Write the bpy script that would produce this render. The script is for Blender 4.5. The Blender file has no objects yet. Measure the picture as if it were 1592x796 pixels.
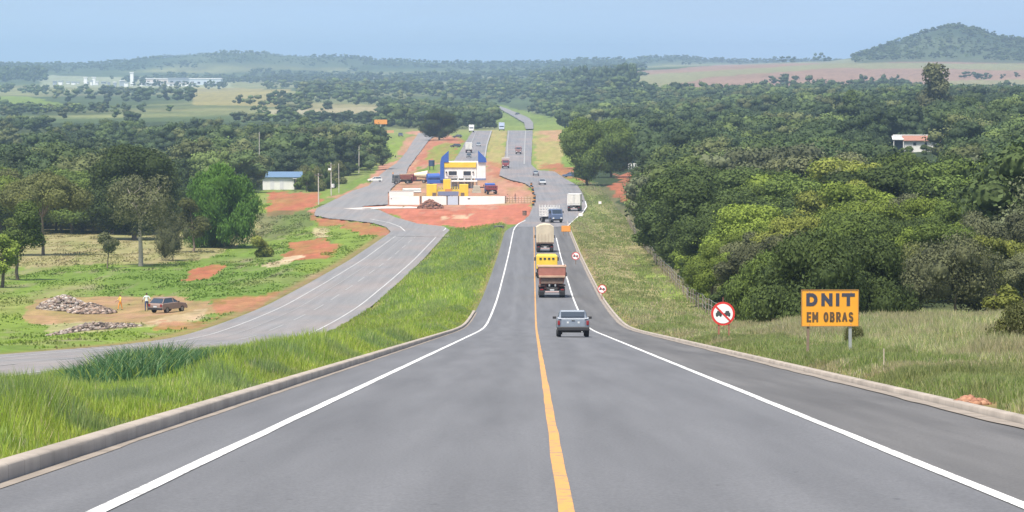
import bpy, bmesh, math, random
import numpy as np
import time
_T0 = time.time()
def tick(s): print('TICK', s, round(time.time() - _T0, 1))
from mathutils import Vector, Matrix
R = math.radians
random.seed(7)
F = 5500.0                      # focal length in pixels of a 1592 wide picture
HZ = 95.0                       # horizon row
PITCH = math.atan((398 - HZ) / F)
scene = bpy.context.scene

# ---------------------------------------------------------------- camera
cam_d = bpy.data.cameras.new('camera')
cam_d.sensor_width = 36.0
cam_d.lens = 36.0 * F / 1592.0
cam_d.clip_start = 0.5
cam_d.clip_end = 40000
cam = bpy.data.objects.new('camera', cam_d)
scene.collection.objects.link(cam)
cam.location = (0, 0, 0)
cam.rotation_euler = (math.pi / 2 - PITCH, 0, 0)
scene.camera = cam

# ---------------------------------------------------------------- sky and sun
SKY_LIFT = 0.16
SUN_EL, SUN_AZ = 64.0, 205.0     # azimuth measured clockwise from +Y
world = bpy.data.worlds.new('World')
scene.world = world
world.use_nodes = True
nt = world.node_tree
nt.nodes.clear()
wo = nt.nodes.new('ShaderNodeOutputWorld')
bg = nt.nodes.new('ShaderNodeBackground')
sky = nt.nodes.new('ShaderNodeTexSky')
sky.sky_type = 'NISHITA'
sky.sun_disc = False
sky.sun_elevation = R(SUN_EL)
sky.sun_rotation = R(SUN_AZ)
sky.altitude = 900
sky.air_density = 1.0
sky.dust_density = 3.5
sky.ozone_density = 1.0
bg.inputs['Strength'].default_value = 0.092
# the Sky Texture turns whitish right at the horizon; look it up somewhat higher, where it is the photograph's clear pale blue
_tc = nt.nodes.new('ShaderNodeTexCoord'); _va = nt.nodes.new('ShaderNodeVectorMath'); _va.operation = 'ADD'; _va.inputs[1].default_value = (0, 0, SKY_LIFT)
_vn = nt.nodes.new('ShaderNodeVectorMath'); _vn.operation = 'NORMALIZE'
nt.links.new(_tc.outputs['Generated'], _va.inputs[0]); nt.links.new(_va.outputs[0], _vn.inputs[0]); nt.links.new(_vn.outputs[0], sky.inputs['Vector'])
_cn = nt.nodes.new('ShaderNodeTexNoise'); _cn.inputs['Scale'].default_value = 9; _cn.inputs['Detail'].default_value = 5
_cm = nt.nodes.new('ShaderNodeMapping'); _cm.inputs['Scale'].default_value = (1, 1, 7); nt.links.new(_tc.outputs['Generated'], _cm.inputs[0]); nt.links.new(_cm.outputs[0], _cn.inputs['Vector'])
_cr = nt.nodes.new('ShaderNodeMapRange'); _cr.inputs[1].default_value = .35; _cr.inputs[2].default_value = .7; _cr.inputs[3].default_value = .24; _cr.inputs[4].default_value = .42; nt.links.new(_cn.outputs[0], _cr.inputs[0])
_cx = nt.nodes.new('ShaderNodeMix'); _cx.data_type = 'RGBA'; _cx.inputs[7].default_value = (2.1, 2.3, 2.45, 1)
nt.links.new(_cr.outputs[0], _cx.inputs[0]); nt.links.new(sky.outputs[0], _cx.inputs[6]); nt.links.new(_cx.outputs[2], bg.inputs[0])
nt.links.new(bg.outputs[0], wo.inputs[0])
sd = bpy.data.lights.new('sun', 'SUN')
sd.energy = 3.0
sd.angle = R(12)
sd.color = (1.0, 0.94, 0.84)
sun = bpy.data.objects.new('sun', sd)
scene.collection.objects.link(sun)
sdir = Vector((math.sin(R(SUN_AZ)) * math.cos(R(SUN_EL)), math.cos(R(SUN_AZ)) * math.cos(R(SUN_EL)), math.sin(R(SUN_EL))))
sun.rotation_euler = (-sdir).to_track_quat('-Z', 'Y').to_euler()
sun.location = (0, -20, 60)
scene.view_settings.view_transform = 'Standard'
scene.view_settings.look = 'None'
scene.view_settings.gamma = 1
scene.view_settings.exposure = 1.27
scene.render.engine = 'CYCLES'
scene.cycles.volume_bounces = 1
scene.cycles.max_bounces = 6
scene.cycles.diffuse_bounces = 3
HAZE_DENSITY = 0.0001
HAZE_COLOR = (0.53, 0.73, 1.0, 1)

# ================================================================ helpers
def lerp(a, b, t): return a + (b - a) * t
def sstep(a, b, x):
    t = np.clip((x - a) / (b - a), 0, 1)
    return t * t * (3 - 2 * t)
def _hash(ix, iy, seed):
    h = (ix.astype(np.int64) * 374761393 + iy.astype(np.int64) * 668265263 + seed * 974634777) & 0xffffffff
    h = ((h ^ (h >> 13)) * 1274126177) & 0xffffffff
    h = (h ^ (h >> 16)) & 0xffffffff
    return h / 4294967295.0
def noise(x, y, seed=0):
    x = np.asarray(x, float); y = np.asarray(y, float)
    ix = np.floor(x); iy = np.floor(y)
    fx = x - ix; fy = y - iy
    fx = fx * fx * (3 - 2 * fx); fy = fy * fy * (3 - 2 * fy)
    a = _hash(ix, iy, seed); b = _hash(ix + 1, iy, seed)
    c = _hash(ix, iy + 1, seed); d = _hash(ix + 1, iy + 1, seed)
    return (a + (b - a) * fx) * (1 - fy) + (c + (d - c) * fx) * fy
def fbm(x, y, seed=0, o=4):
    s = 0; a = 0.5; t = 0
    for i in range(o):
        s = s + a * noise(x * 2 ** i + 17.3 * i, y * 2 ** i + 9.1 * i, seed + i); t += a; a *= 0.5
    return s / t

# ---------------------------------------------------------------- terrain height
ZP = [(-400, 26.2), (-100, 5.39), (0, -1.54), (100, -8.47), (222, -16.92), (250, -18.7), (290, -20.5), (331, -22.1), (400, -24.1), (482, -26.3), (650, -29.9),
      (740, -31.4), (900, -33.4), (1060, -32.9), (1280, -33.6), (1500, -33.3), (1700, -33.4), (1850, -36), (2100, -42), (2500, -43.5),
      (3000, -44), (3500, -43), (4500, -35), (6000, -27), (8000, -16), (9500, -10), (13000, -8), (20000, -14)]
_gy = np.arange(-400, 20001, 5.0)
_gz = np.interp(_gy, [p[0] for p in ZP], [p[1] for p in ZP])
def _smooth(z, n):
    k = np.hanning(n); k /= k.sum()
    return np.convolve(np.pad(z, n // 2, mode='edge'), k, 'valid')
_z1 = _smooth(_gz, 13)
_z2 = _smooth(_gz, 61)
_gz = np.where(_gy < 1500, _z1, lerp(_z1, _z2, sstep(1500, 2200, _gy)))
def zr(Y): return np.interp(Y, _gy, _gz)
# ground rows (in picture pixels) by column and distance, for the far country
COLS = [-1500, -400, 0, 200, 400, 600, 800, 1000, 1200, 1400, 1600, 2000, 3200]
ROWS = {
    600:  [348, 350, 352, 352, 352, 352, None, 350, 335, 325, 318, 310, 300],
    1000: [280, 282, 284, 286, 288, 285, None, 278, 258, 236, 228, 222, 215],
    1350: [236, 238, 240, 240, 240, 236, None, 232, 215, 200, 195, 190, 190],
    1700: [208, 210, 210, 207, 205, 205, None, 200, 185, 172, 170, 170, 170],
    2300: [186, 186, 185, 182, 180, 187, None, 182, 162, 160, 163, 165, 165],
    3000: [168, 166, 165, 162, 158, 162, None, 134, 142, 148, 150, 150, 150],
    4000: [152, 150, 150, 150, 142, 142, None, 118, 108, 107, 109, 112, 112],
    5000: [140, 139, 139, 139, 138, 132, None, 109, 99, 97, 96, 98, 98],
    6500: [122, 122, 122, 126, 127, 122, None, 106, 99, 97, 96, 96, 96],
    8000: [106, 106, 106, 106, 106, 106, None, 104, 101, 100, 99, 99, 99],
    9500: [101, 101, 101, 101, 101, 101, None, 101, 100, 99, 99, 99, 99],
    11500: [99, 99, 98, 98, 97, 97, 98, 98, 98, 98, 98, 98, 98],
    20000: [99, 99, 99, 99, 99, 99, 99, 99, 99, 99, 99, 99, 99]}
LY = sorted(ROWS)
_la = np.arange(-1500, 3201, 25.0)
_lg = np.linspace(math.log(600), math.log(20000), 180)
_tab = np.zeros((len(LY), len(_la)))
for i, D in enumerate(LY):
    row = [(HZ - float(zr(D)) * F / D) if v is None else v for v in ROWS[D]]
    _tab[i] = [(HZ - v) for v in np.interp(_la, COLS, row)]
_T = np.zeros((len(_lg), len(_la)))
for j in range(len(_la)):
    _T[:, j] = np.interp(_lg, [math.log(d) for d in LY], _tab[:, j])
# keep the height, not the row, smooth
for i in range(len(_lg)): _T[i] *= math.exp(_lg[i]) / F
k = np.array([1, 4, 6, 4, 1.]) / 16
for _ in range(3):
    _T[:] = np.apply_along_axis(lambda v: np.convolve(np.pad(v, 2, mode='edge'), k, 'valid'), 0, _T)
    _T[:] = np.apply_along_axis(lambda v: np.convolve(np.pad(v, 2, mode='edge'), k, 'valid'), 1, _T)
def far_z(a, Y):
    gi = np.clip((np.log(np.maximum(Y, 600)) - _lg[0]) / (_lg[1] - _lg[0]), 0, len(_lg) - 1.001)
    gj = np.clip((a - _la[0]) / 25.0, 0, len(_la) - 1.001)
    i = gi.astype(int); j = gj.astype(int); fi = gi - i; fj = gj - j
    return (_T[i, j] * (1 - fj) + _T[i, j + 1] * fj) * (1 - fi) + (_T[i + 1, j] * (1 - fj) + _T[i + 1, j + 1] * fj) * fi
HILLR = [(1240, 0), (1290, 1), (1320, 6), (1350, 17), (1385, 28), (1410, 36), (1440, 46), (1465, 53), (1490, 55), (1510, 50), (1540, 41), (1565, 34), (1592, 33), (1640, 28), (1720, 18), (1850, 5), (2000, 0)]
HILLL = [(-400, 5), (0, 6), (120, 5), (200, 11), (250, 17), (270, 20), (330, 24), (400, 25), (440, 22), (480, 18), (540, 19), (580, 14), (640, 10), (700, 8), (860, 9), (900, 12), (960, 13), (1020, 16), (1060, 15), (1100, 11), (1150, 7), (1500, 6), (2000, 6)]
def u_of(X, Y): return X - (0.25 + 0.0058 * Y)
def x_of(u, Y): return u + 0.25 + 0.0058 * Y
def ground(X, Y):
    X = np.asarray(X, float); Y = np.asarray(Y, float)
    X, Y = np.broadcast_arrays(X, Y)
    u = u_of(X, np.clip(Y, -50, 900))
    z = zr(Y).astype(float)
    # near valley: the service road runs a metre lower, the far left field lower still, right bank rises
    off = -0.85 * sstep(-5.5, -12.5, u) * sstep(60, 130, Y + 60)
    off = off - 0.9 * sstep(-27, -42, u) + 0.25 * sstep(-26, -30, u) * sstep(700, 500, Y)
    off = off + 0.055 * np.clip(u - 16, 0, 70) * sstep(60, 260, Y) + 0.12 * sstep(6.6, 7.6, u) - 0.25 * sstep(8.5, 11, u) * sstep(17, 12, u)
    rough = (fbm(X * 0.11, Y * 0.06, 3) - 0.5) * 0.7 * (sstep(-27, -34, u) + sstep(9, 15, u)) + (fbm(X * .6, Y * .5, 5) - .5) * .25 * (sstep(-5.2, -6.5, u) * sstep(-14.6, -12.5, u) + sstep(7.5, 9, u))
    zn = z + off + rough * sstep(1200, 500, Y)
    a = 796 + X / np.maximum(Y, 1) * F
    zf = far_z(a, Y)
    hr = np.interp(a, [p[0] for p in HILLR], [p[1] for p in HILLR])
    zf = zf + hr * np.where(Y < 5500, np.exp(-((Y - 5500) / 420.) ** 2), np.exp(-((Y - 5500) / 900.) ** 2)) * 1.0
    hl = np.interp(a, [p[0] for p in HILLL], [p[1] for p in HILLL])
    zf = zf + (hl - 1) * 1.4 * np.exp(-((Y - 8300) / 650.) ** 2)
    far = sstep(2200, 4200, Y)
    zf = zf + (fbm(X / 260., Y / 420., 11, 5) - 0.5) * 9 * far * sstep(9e3, 5e3, Y) * (1 - sstep(900, 1100, a) * sstep(4800, 4300, Y)) + (fbm(X / 60., Y / 160., 12, 4) - 0.5) * 7 * sstep(7200, 8000, Y)
    zf = zf + (fbm(X / 55., Y / 120., 13, 4) - 0.5) * 8 * sstep(4700, 5200, Y) * sstep(3, 15, hr)
    t = sstep(620, 900, Y)
    return zn * (1 - t) + zf * t
def G(X, Y): return float(ground(np.array([X]), np.array([Y]))[0])
_cp, _sp = math.cos(PITCH), math.sin(PITCH)
def ray(x, y):
    cx = x - 796.0; cy = 398.0 - y
    return cx, F * _cp + cy * _sp, -F * _sp + cy * _cp
_SY = np.geomspace(20, 13000, 260)
def pix(x, y):
    """first ground point on the line of sight of a picture point"""
    dx, dy, dz = ray(x, y)
    S = _SY
    for it in range(3):
        h = dz / dy * S - ground(dx / dy * S, S)
        k = int(np.argmax(h < 0))
        if h[k] >= 0: k = len(S) - 1
        k = max(k, 1)
        if it < 2: S = np.linspace(S[k - 1], S[k], 9)
    t = h[k - 1] / (h[k - 1] - h[k] + 1e-9)
    Y = S[k - 1] + (S[k] - S[k - 1]) * min(max(t, 0), 1)
    X = dx / dy * Y
    return X, Y, G(X, Y)
def pxy(X, Y, Z):
    """picture point of a world point"""
    f = Y * _cp - Z * _sp
    return 796 + F * X / f, 398 - F * (Y * _sp + Z * _cp) / f
_ca = np.arange(-400, 2001, 20.0); _cl = np.linspace(math.log(100), math.log(12000), 500)
_CA, _CL = np.meshgrid(_ca, _cl); _CY = np.exp(_CL); _CX = (_CA - 796) / F * _CY
_CR = pxy(_CX, _CY, ground(_CX.ravel(), _CY.ravel()).reshape(_CX.shape))[1]
def row_of(X, Y):
    """picture row of the ground at X, Y (table lookup)"""
    fi = min(max((math.log(Y) - _cl[0]) / (_cl[1] - _cl[0]), 0), len(_cl) - 1.001); fj = min(max((796 + X / Y * F + 400) / 20.0, 0), len(_ca) - 1.001)
    i = int(fi); j = int(fj); fi -= i; fj -= j
    return (_CR[i, j] * (1 - fj) + _CR[i, j + 1] * fj) * (1 - fi) + (_CR[i + 1, j] * (1 - fj) + _CR[i + 1, j + 1] * fj) * fi
def atD(a, D): return (a - 796.0) / F * D

# ---------------------------------------------------------------- materials
MATS = {}
def nodes(name):
    m = bpy.data.materials.new(name); m.use_nodes = True
    n = m.node_tree; b = n.nodes['Principled BSDF']
    return m, n, b
def mat(name, col, rough=0.6, metal=0.0, var=0.08, scale=3.0, bump=0.0, spec=None, emit=0):
    if name in MATS: return MATS[name]
    m, n, b = nodes(name)
    tc = n.nodes.new('ShaderNodeTexCoord')
    no = n.nodes.new('ShaderNodeTexNoise'); no.inputs['Scale'].default_value = scale; no.inputs['Detail'].default_value = 5
    n.links.new(tc.outputs['Object'], no.inputs['Vector'])
    mx = n.nodes.new('ShaderNodeMix'); mx.data_type = 'RGBA'
    mx.inputs[6].default_value = [max(0, c * (1 - var * 2)) for c in col] + [1]
    mx.inputs[7].default_value = [min(1, c * (1 + var * 2)) for c in col] + [1]
    n.links.new(no.outputs[0], mx.inputs[0]); n.links.new(mx.outputs[2], b.inputs['Base Color'])
    b.inputs['Roughness'].default_value = rough; b.inputs['Metallic'].default_value = metal
    if spec is not None: b.inputs['Specular IOR Level'].default_value = spec
    if bump:
        bp = n.nodes.new('ShaderNodeBump'); bp.inputs['Strength'].default_value = bump; bp.inputs['Distance'].default_value = 0.02
        n.links.new(no.outputs[0], bp.inputs['Height']); n.links.new(bp.outputs[0], b.inputs['Normal'])
    MATS[name] = m
    return m
def attr_mat(name, rough=0.9, translucent=0.0, nscale=None, namp=0.3, spec=0.2):
    m, n, b = nodes(name)
    at = n.nodes.new('ShaderNodeAttribute'); at.attribute_name = 'col'
    src = at.outputs['Color']
    if nscale:
        geo = n.nodes.new('ShaderNodeNewGeometry')
        for sc_, am in nscale:
            no = n.nodes.new('ShaderNodeTexNoise'); no.inputs['Scale'].default_value = sc_; no.inputs['Detail'].default_value = 6
            no.inputs['Roughness'].default_value = 0.65
            n.links.new(geo.outputs['Position'], no.inputs['Vector'])
            mr = n.nodes.new('ShaderNodeMapRange'); mr.inputs[1].default_value = 0.25; mr.inputs[2].default_value = 0.75
            mr.inputs[3].default_value = 1 - am; mr.inputs[4].default_value = 1 + am
            n.links.new(no.outputs[0], mr.inputs[0])
            mx = n.nodes.new('ShaderNodeVectorMath'); mx.operation = 'SCALE'
            n.links.new(src, mx.inputs[0]); n.links.new(mr.outputs[0], mx.inputs['Scale'])
            src = mx.outputs[0]
    n.links.new(src, b.inputs['Base Color'])
    b.inputs['Roughness'].default_value = rough
    b.inputs['Specular IOR Level'].default_value = spec
    if translucent:
        tr = n.nodes.new('ShaderNodeBsdfTranslucent'); n.links.new(src, tr.inputs[0])
        ms = n.nodes.new('ShaderNodeMixShader'); ms.inputs[0].default_value = translucent
        out = [q for q in n.nodes if q.type == 'OUTPUT_MATERIAL'][0]
        n.links.new(b.outputs[0], ms.inputs[1]); n.links.new(tr.outputs[0], ms.inputs[2]); n.links.new(ms.outputs[0], out.inputs[0])
    MATS[name] = m
    return m
def leaf_mat(name, col, var=0.28):
    """leaf colour with variation from leaf to leaf (attribute 'tint') and from tree to tree"""
    m, n, b = nodes(name)
    at = n.nodes.new('ShaderNodeAttribute'); at.attribute_name = 'tint'
    oi = n.nodes.new('ShaderNodeObjectInfo')
    mr = n.nodes.new('ShaderNodeMapRange'); mr.inputs[3].default_value = 0.7; mr.inputs[4].default_value = 1.32
    n.links.new(oi.outputs['Random'], mr.inputs[0])
    mx = n.nodes.new('ShaderNodeMix'); mx.data_type = 'RGBA'
    c = col
    mx.inputs[6].default_value = (c[0] * (1 - var), c[1] * (1 - var), c[2] * (1 - var * .6), 1)
    mx.inputs[7].default_value = (c[0] * (1 + var * 1.3), c[1] * (1 + var), c[2] * (1 + var * .4), 1)
    n.links.new(at.outputs['Fac'], mx.inputs[0])
    vm = n.nodes.new('ShaderNodeVectorMath'); vm.operation = 'SCALE'
    n.links.new(mx.outputs[2], vm.inputs[0]); n.links.new(mr.outputs[0], vm.inputs['Scale'])
    n.links.new(vm.outputs[0], b.inputs['Base Color'])
    b.inputs['Roughness'].default_value = 0.7; b.inputs['Specular IOR Level'].default_value = 0.12
    tr = n.nodes.new('ShaderNodeBsdfTranslucent'); n.links.new(vm.outputs[0], tr.inputs[0])
    ms = n.nodes.new('ShaderNodeMixShader'); ms.inputs[0].default_value = 0.25
    out = [q for q in n.nodes if q.type == 'OUTPUT_MATERIAL'][0]
    n.links.new(b.outputs[0], ms.inputs[1]); n.links.new(tr.outputs[0], ms.inputs[2]); n.links.new(ms.outputs[0], out.inputs[0])
    MATS[name] = m
    return m

# ---------------------------------------------------------------- object helpers
COLL = scene.collection
def link(name, me, parent=None, m=None):
    o = bpy.data.objects.new(name, me); COLL.objects.link(o)
    if parent is not None: o.parent = parent
    if m is not None and me is not None: me.materials.append(m)
    return o
def tag(o, label=None, cat=None, group=None, kind=None):
    if label: o['label'] = label
    if cat: o['category'] = cat
    if group: o['group'] = group
    if kind: o['kind'] = kind
    return o
def empty(name, loc, yaw=0.0, label=None, cat=None, group=None, roll=0.0, pitch=0.0):
    o = bpy.data.objects.new(name, None); COLL.objects.link(o)
    o.empty_display_size = 0.2
    o.location = loc; o.rotation_euler = (pitch, roll, yaw)
    return tag(o, label, cat, group)
def np_mesh(name, V, Fq, cols=None, tint=None, smooth=False):
    """V (n,3); Fq list of (m,k) integer arrays; cols (n,3) per vertex colours"""
    me = bpy.data.meshes.new(name)
    V = np.asarray(V, np.float32)
    if not isinstance(Fq, list): Fq = [Fq]
    Fq = [f for f in Fq if len(f)]
    me.vertices.add(len(V)); me.vertices.foreach_set('co', V.ravel())
    nl = sum(f.size for f in Fq); nf = sum(len(f) for f in Fq)
    me.loops.add(nl); me.polygons.add(nf)
    me.loops.foreach_set('vertex_index', np.concatenate([f.ravel() for f in Fq]).astype(np.int32))
    tot = np.concatenate([np.full(len(f), f.shape[1]) for f in Fq]).astype(np.int32)
    st = np.concatenate([[0], np.cumsum(tot)[:-1]]).astype(np.int32)
    me.polygons.foreach_set('loop_start', st)
    try: me.polygons.foreach_set('loop_total', tot)
    except Exception: pass
    if smooth: me.polygons.foreach_set('use_smooth', np.ones(nf, bool))
    if cols is not None:
        ca = me.color_attributes.new('col', 'FLOAT_COLOR', 'POINT')
        ca.data.foreach_set('color', np.hstack([cols, np.ones((len(cols), 1))]).astype(np.float32).ravel())
    if tint is not None:
        ta = me.attributes.new('tint', 'FLOAT', 'POINT'); ta.data.foreach_set('value', np.asarray(tint, np.float32))
    me.update(calc_edges=True); me.validate()
    return me
class MB:
    def __init__(s): s.bm = bmesh.new()
    def box(s, c, d, bev=0.0, rz=0.0, top=None, rx=0.0, ry=0.0):
        """c centre, d size; top=(sx,sy) scales the top face"""
        r = bmesh.ops.create_cube(s.bm, size=1.0); vs = r['verts']
        for v in vs:
            if top and v.co.z > 0: v.co.x *= top[0]; v.co.y *= top[1]
            v.co = Vector((v.co.x * d[0], v.co.y * d[1], v.co.z * d[2]))
        if bev > 0:
            es = list({e for v in vs for e in v.link_edges})
            r2 = bmesh.ops.bevel(s.bm, geom=es, offset=bev, segments=2, profile=0.5, affect='EDGES')
            vs = list({v for f in r2['faces'] for v in f.verts} | {v for v in vs if v.is_valid})
        M = Matrix.Translation(Vector(c)) @ Matrix.Rotation(rz, 4, 'Z') @ Matrix.Rotation(rx, 4, 'X') @ Matrix.Rotation(ry, 4, 'Y')
        for v in vs: v.co = M @ v.co
        return s
    def cyl(s, c, r, h, axis='Z', n=16, r2=None):
        q = bmesh.ops.create_cone(s.bm, cap_ends=True, segments=n, radius1=r, radius2=r if r2 is None else r2, depth=h)
        M = Matrix.Translation(Vector(c))
        if axis == 'X': M = M @ Matrix.Rotation(R(90), 4, 'Y')
        if axis == 'Y': M = M @ Matrix.Rotation(R(90), 4, 'X')
        for v in q['verts']: v.co = M @ v.co
        return s
    def tube(s, a, b, r1, r2=None, n=8):
        a = Vector(a); b = Vector(b); d = b - a
        q = bmesh.ops.create_cone(s.bm, cap_ends=True, segments=n, radius1=r1, radius2=r1 if r2 is None else r2, depth=d.length)
        M = Matrix.Translation((a + b) / 2) @ d.to_track_quat('Z', 'Y').to_matrix().to_4x4()
        for v in q['verts']: v.co = M @ v.co
        return s
    def prism(s, pts, x0, x1, axis='X', shrink=None):
        """closed outline pts (p,q) extruded along axis: X -> (x,p,q), Y -> (p,y,q), Z -> (p,q,z)"""
        def P(t, p, q):
            return (t, p, q) if axis == 'X' else ((p, t, q) if axis == 'Y' else (p, q, t))
        A = [s.bm.verts.new(P(x0, *p)) for p in pts]; B = [s.bm.verts.new(P(x1, *p)) for p in pts]
        n = len(pts)
        s.bm.faces.new(A); s.bm.faces.new(list(reversed(B)))
        for i in range(n):
            s.bm.faces.new([A[i], B[i], B[(i + 1) % n], A[(i + 1) % n]])
        return s
    def ico(s, c, r, sub=1, sc=(1, 1, 1), jit=0.0):
        q = bmesh.ops.create_icosphere(s.bm, subdivisions=sub, radius=r)
        for v in q['verts']:
            v.co *= 1 + random.uniform(-jit, jit)
            v.co = Vector((v.co.x * sc[0], v.co.y * sc[1], v.co.z * sc[2])) + Vector(c)
        return s
    def build(s, name, m, parent=None, bev=0.0, smooth=False):
        bmesh.ops.recalc_face_normals(s.bm, faces=s.bm.faces[:])
        if bev > 0:
            es = [e for e in s.bm.edges if len(e.link_faces) == 2 and e.calc_face_angle(0) > 0.5]
            bmesh.ops.bevel(s.bm, geom=es, offset=bev, segments=2, profile=0.5, affect='EDGES', clamp_overlap=True)
        me = bpy.data.meshes.new(name); s.bm.to_mesh(me); s.bm.free()
        if smooth:
            for p in me.polygons: p.use_smooth = True
        o = link(name, me, parent, m)
        return o
def part(name, m, parent, *boxes, bev=0.0):
    b = MB()
    for bx in boxes: b.box(*bx)
    return b.build(name, m, parent, bev)
def inpoly(px, py, poly):
    px = np.asarray(px); py = np.asarray(py)
    r = np.zeros(px.shape, bool); n = len(poly); j = n - 1
    for i in range(n):
        xi, yi = poly[i]; xj, yj = poly[j]
        c = ((yi > py) != (yj > py)) & (px < (xj - xi) * (py - yi) / ((yj - yi) or 1e-9) + xi)
        r ^= c; j = i
    return r

# ================================================================ road outlines (picture points that are laid on the terrain)
P_CROSS = [(800, 353), (806, 349), (815, 343), (823, 335), (828, 322), (830, 305), (826, 292), (815, 285), (793, 280), (776, 273), (779, 262), (784, 248), (787, 225), (789, 203.2),
           (828, 203.2), (827, 230), (826, 256), (835, 265), (862, 267), (880, 279), (898, 289), (905, 300), (911, 314), (913, 322), (906, 332), (892, 342), (882, 353)]
P_FAR = [(817, 202), (815, 192), (800, 183), (784, 174), (772, 167), (776, 165.5), (786, 169), (806, 177), (823, 184.5), (829, 192), (829, 202)]
P_LEFTC = [(694, 275), (706, 250), (713, 240), (723, 222), (735, 203.5), (765, 203.5), (757, 228), (752, 255), (752, 275)]
P_SERV = [(604, 367), (607, 360), (600, 353), (580, 347), (549, 343), (512, 340), (488, 335), (492, 324), (520, 311), (548, 297), (572, 290), (592, 271), (606, 261), (617, 254), (632, 236), (644, 217), (651, 207),
          (684, 206), (668, 217), (652, 238), (634, 262), (630, 277), (614, 288), (603, 300), (603, 318), (562, 321), (590, 327), (615, 338), (650, 348), (690, 352), (699, 358), (697, 369)]

# ---------------------------------------------------------------- ground colours (albedo of what covers the ground)
LUSH = np.array([.105, .165, .030]); BRIGHT = np.array([.150, .205, .035]); DRY = np.array([.24, .205, .105]); RED = np.array([.30, .105, .058])
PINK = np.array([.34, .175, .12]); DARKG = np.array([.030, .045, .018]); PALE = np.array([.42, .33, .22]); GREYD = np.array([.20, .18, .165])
YELG = np.array([.27, .225, .09]); PLOW = np.array([.235, .15, .115]); OLIVE = np.array([.09, .105, .04])
ZONES = [  # (outline in picture points, colour, strength)
    ([(-900, 345), (300, 335), (430, 330), (420, 365), (330, 400), (200, 410), (60, 415), (-900, 420)], DRY, .85),
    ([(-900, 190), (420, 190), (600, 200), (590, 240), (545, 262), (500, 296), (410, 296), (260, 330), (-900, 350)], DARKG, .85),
    ([(415, 301), (497, 299), (500, 308), (462, 330), (415, 336)], RED, .95),
    ([(400, 330), (470, 325), (500, 335), (485, 350), (430, 375), (400, 372)], OLIVE, .7),
    ([(478, 330), (520, 309), (560, 291), (585, 268), (618, 240), (640, 205), (655, 203), (690, 206), (715, 220), (700, 250), (640, 262), (700, 268), (752, 262), (757, 240), (770, 262), (800, 281), (828, 288), (832, 318), (600, 322), (500, 332)], PINK, .95),
    ([(655, 215), (700, 214), (722, 218), (700, 250), (670, 250), (640, 262), (655, 235)], RED, .7),
    ([(668, 230), (712, 222), (704, 248), (660, 250)], BRIGHT, .8),
    ([(482, 330), (512, 338), (549, 343), (585, 348), (606, 359), (600, 367), (560, 366), (540, 352), (500, 350), (485, 342)], RED, .85),
    ([(560, 322), (600, 320), (828, 318), (823, 335), (812, 345), (783, 352), (740, 358), (700, 355), (690, 351), (640, 347), (590, 332)], np.array([.35, .125, .08]), 1.15),
    ([(640, 320), (780, 320), (770, 327), (660, 328)], PINK, .8),
    ([(640, 337), (700, 333), (705, 338), (650, 342)], RED, .7), ([(688, 337), (738, 335), (735, 339), (690, 341)], PALE, .7),
    ([(752, 203), (790, 203), (786, 262), (765, 258), (754, 240)], YELG, .95),
    ([(760, 250), (786, 256), (800, 275), (826, 286), (820, 292), (785, 282), (762, 272)], RED, .6),
    ([(828, 203), (880, 203), (876, 240), (868, 262), (830, 262)], YELG, .95), ([(845, 203), (880, 205), (872, 222), (848, 220)], PINK, .6),
    ([(832, 258), (868, 256), (905, 268), (915, 288), (880, 278), (858, 266)], RED, .75),
    ([(956, 268), (1004, 264), (1004, 276), (956, 278)], RED, .95), ([(950, 282), (1004, 280), (1004, 310), (975, 312), (953, 300)], RED, .9),
    ([(905, 290), (950, 290), (975, 330), (1000, 360), (1060, 430), (1085, 480), (1040, 470), (960, 420), (905, 345)], DRY, .35),
    ([(925, 320), (955, 318), (985, 350), (1040, 420), (1090, 475), (1060, 480), (1000, 430), (960, 385), (940, 360)], DRY, .55),
    ([(960, 385), (985, 385), (1040, 430), (1075, 465), (1040, 462), (1000, 440)], BRIGHT, .9),
    ([(900, 390), (960, 400), (1010, 440), (1060, 480), (1050, 500), (990, 470), (925, 440)], DRY, .6),
    ([(455, 378), (500, 373), (535, 380), (525, 392), (490, 406), (462, 408), (440, 400)], RED, .9),
    ([(405, 408), (440, 404), (468, 396), (480, 400), (455, 410), (420, 413)], PALE, .85),
    ([(483, 357), (505, 355), (512, 366), (490, 366)], PALE, .6),
    ([(272, 438), (300, 420), (330, 408), (354, 411), (345, 425), (300, 438)], RED, .95),
    ([(40, 478), (60, 468), (120, 462), (240, 458), (300, 465), (330, 472), (430, 462), (380, 480), (330, 490), (270, 505), (200, 500), (60, 510), (35, 492)], PINK, .62),
    ([(325, 468), (400, 462), (440, 455), (395, 482), (345, 492)], RED, .55),
    ([(60, 505), (240, 500), (330, 480), (300, 505), (210, 513), (80, 518)], PALE, .5),
    ([(250, 500), (330, 498), (300, 512), (240, 514)], RED, .6),
    ([(500, 350), (540, 352), (560, 366), (600, 368), (556, 389), (485, 428), (450, 420), (500, 400), (530, 385)], BRIGHT, .7),
]
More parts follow.
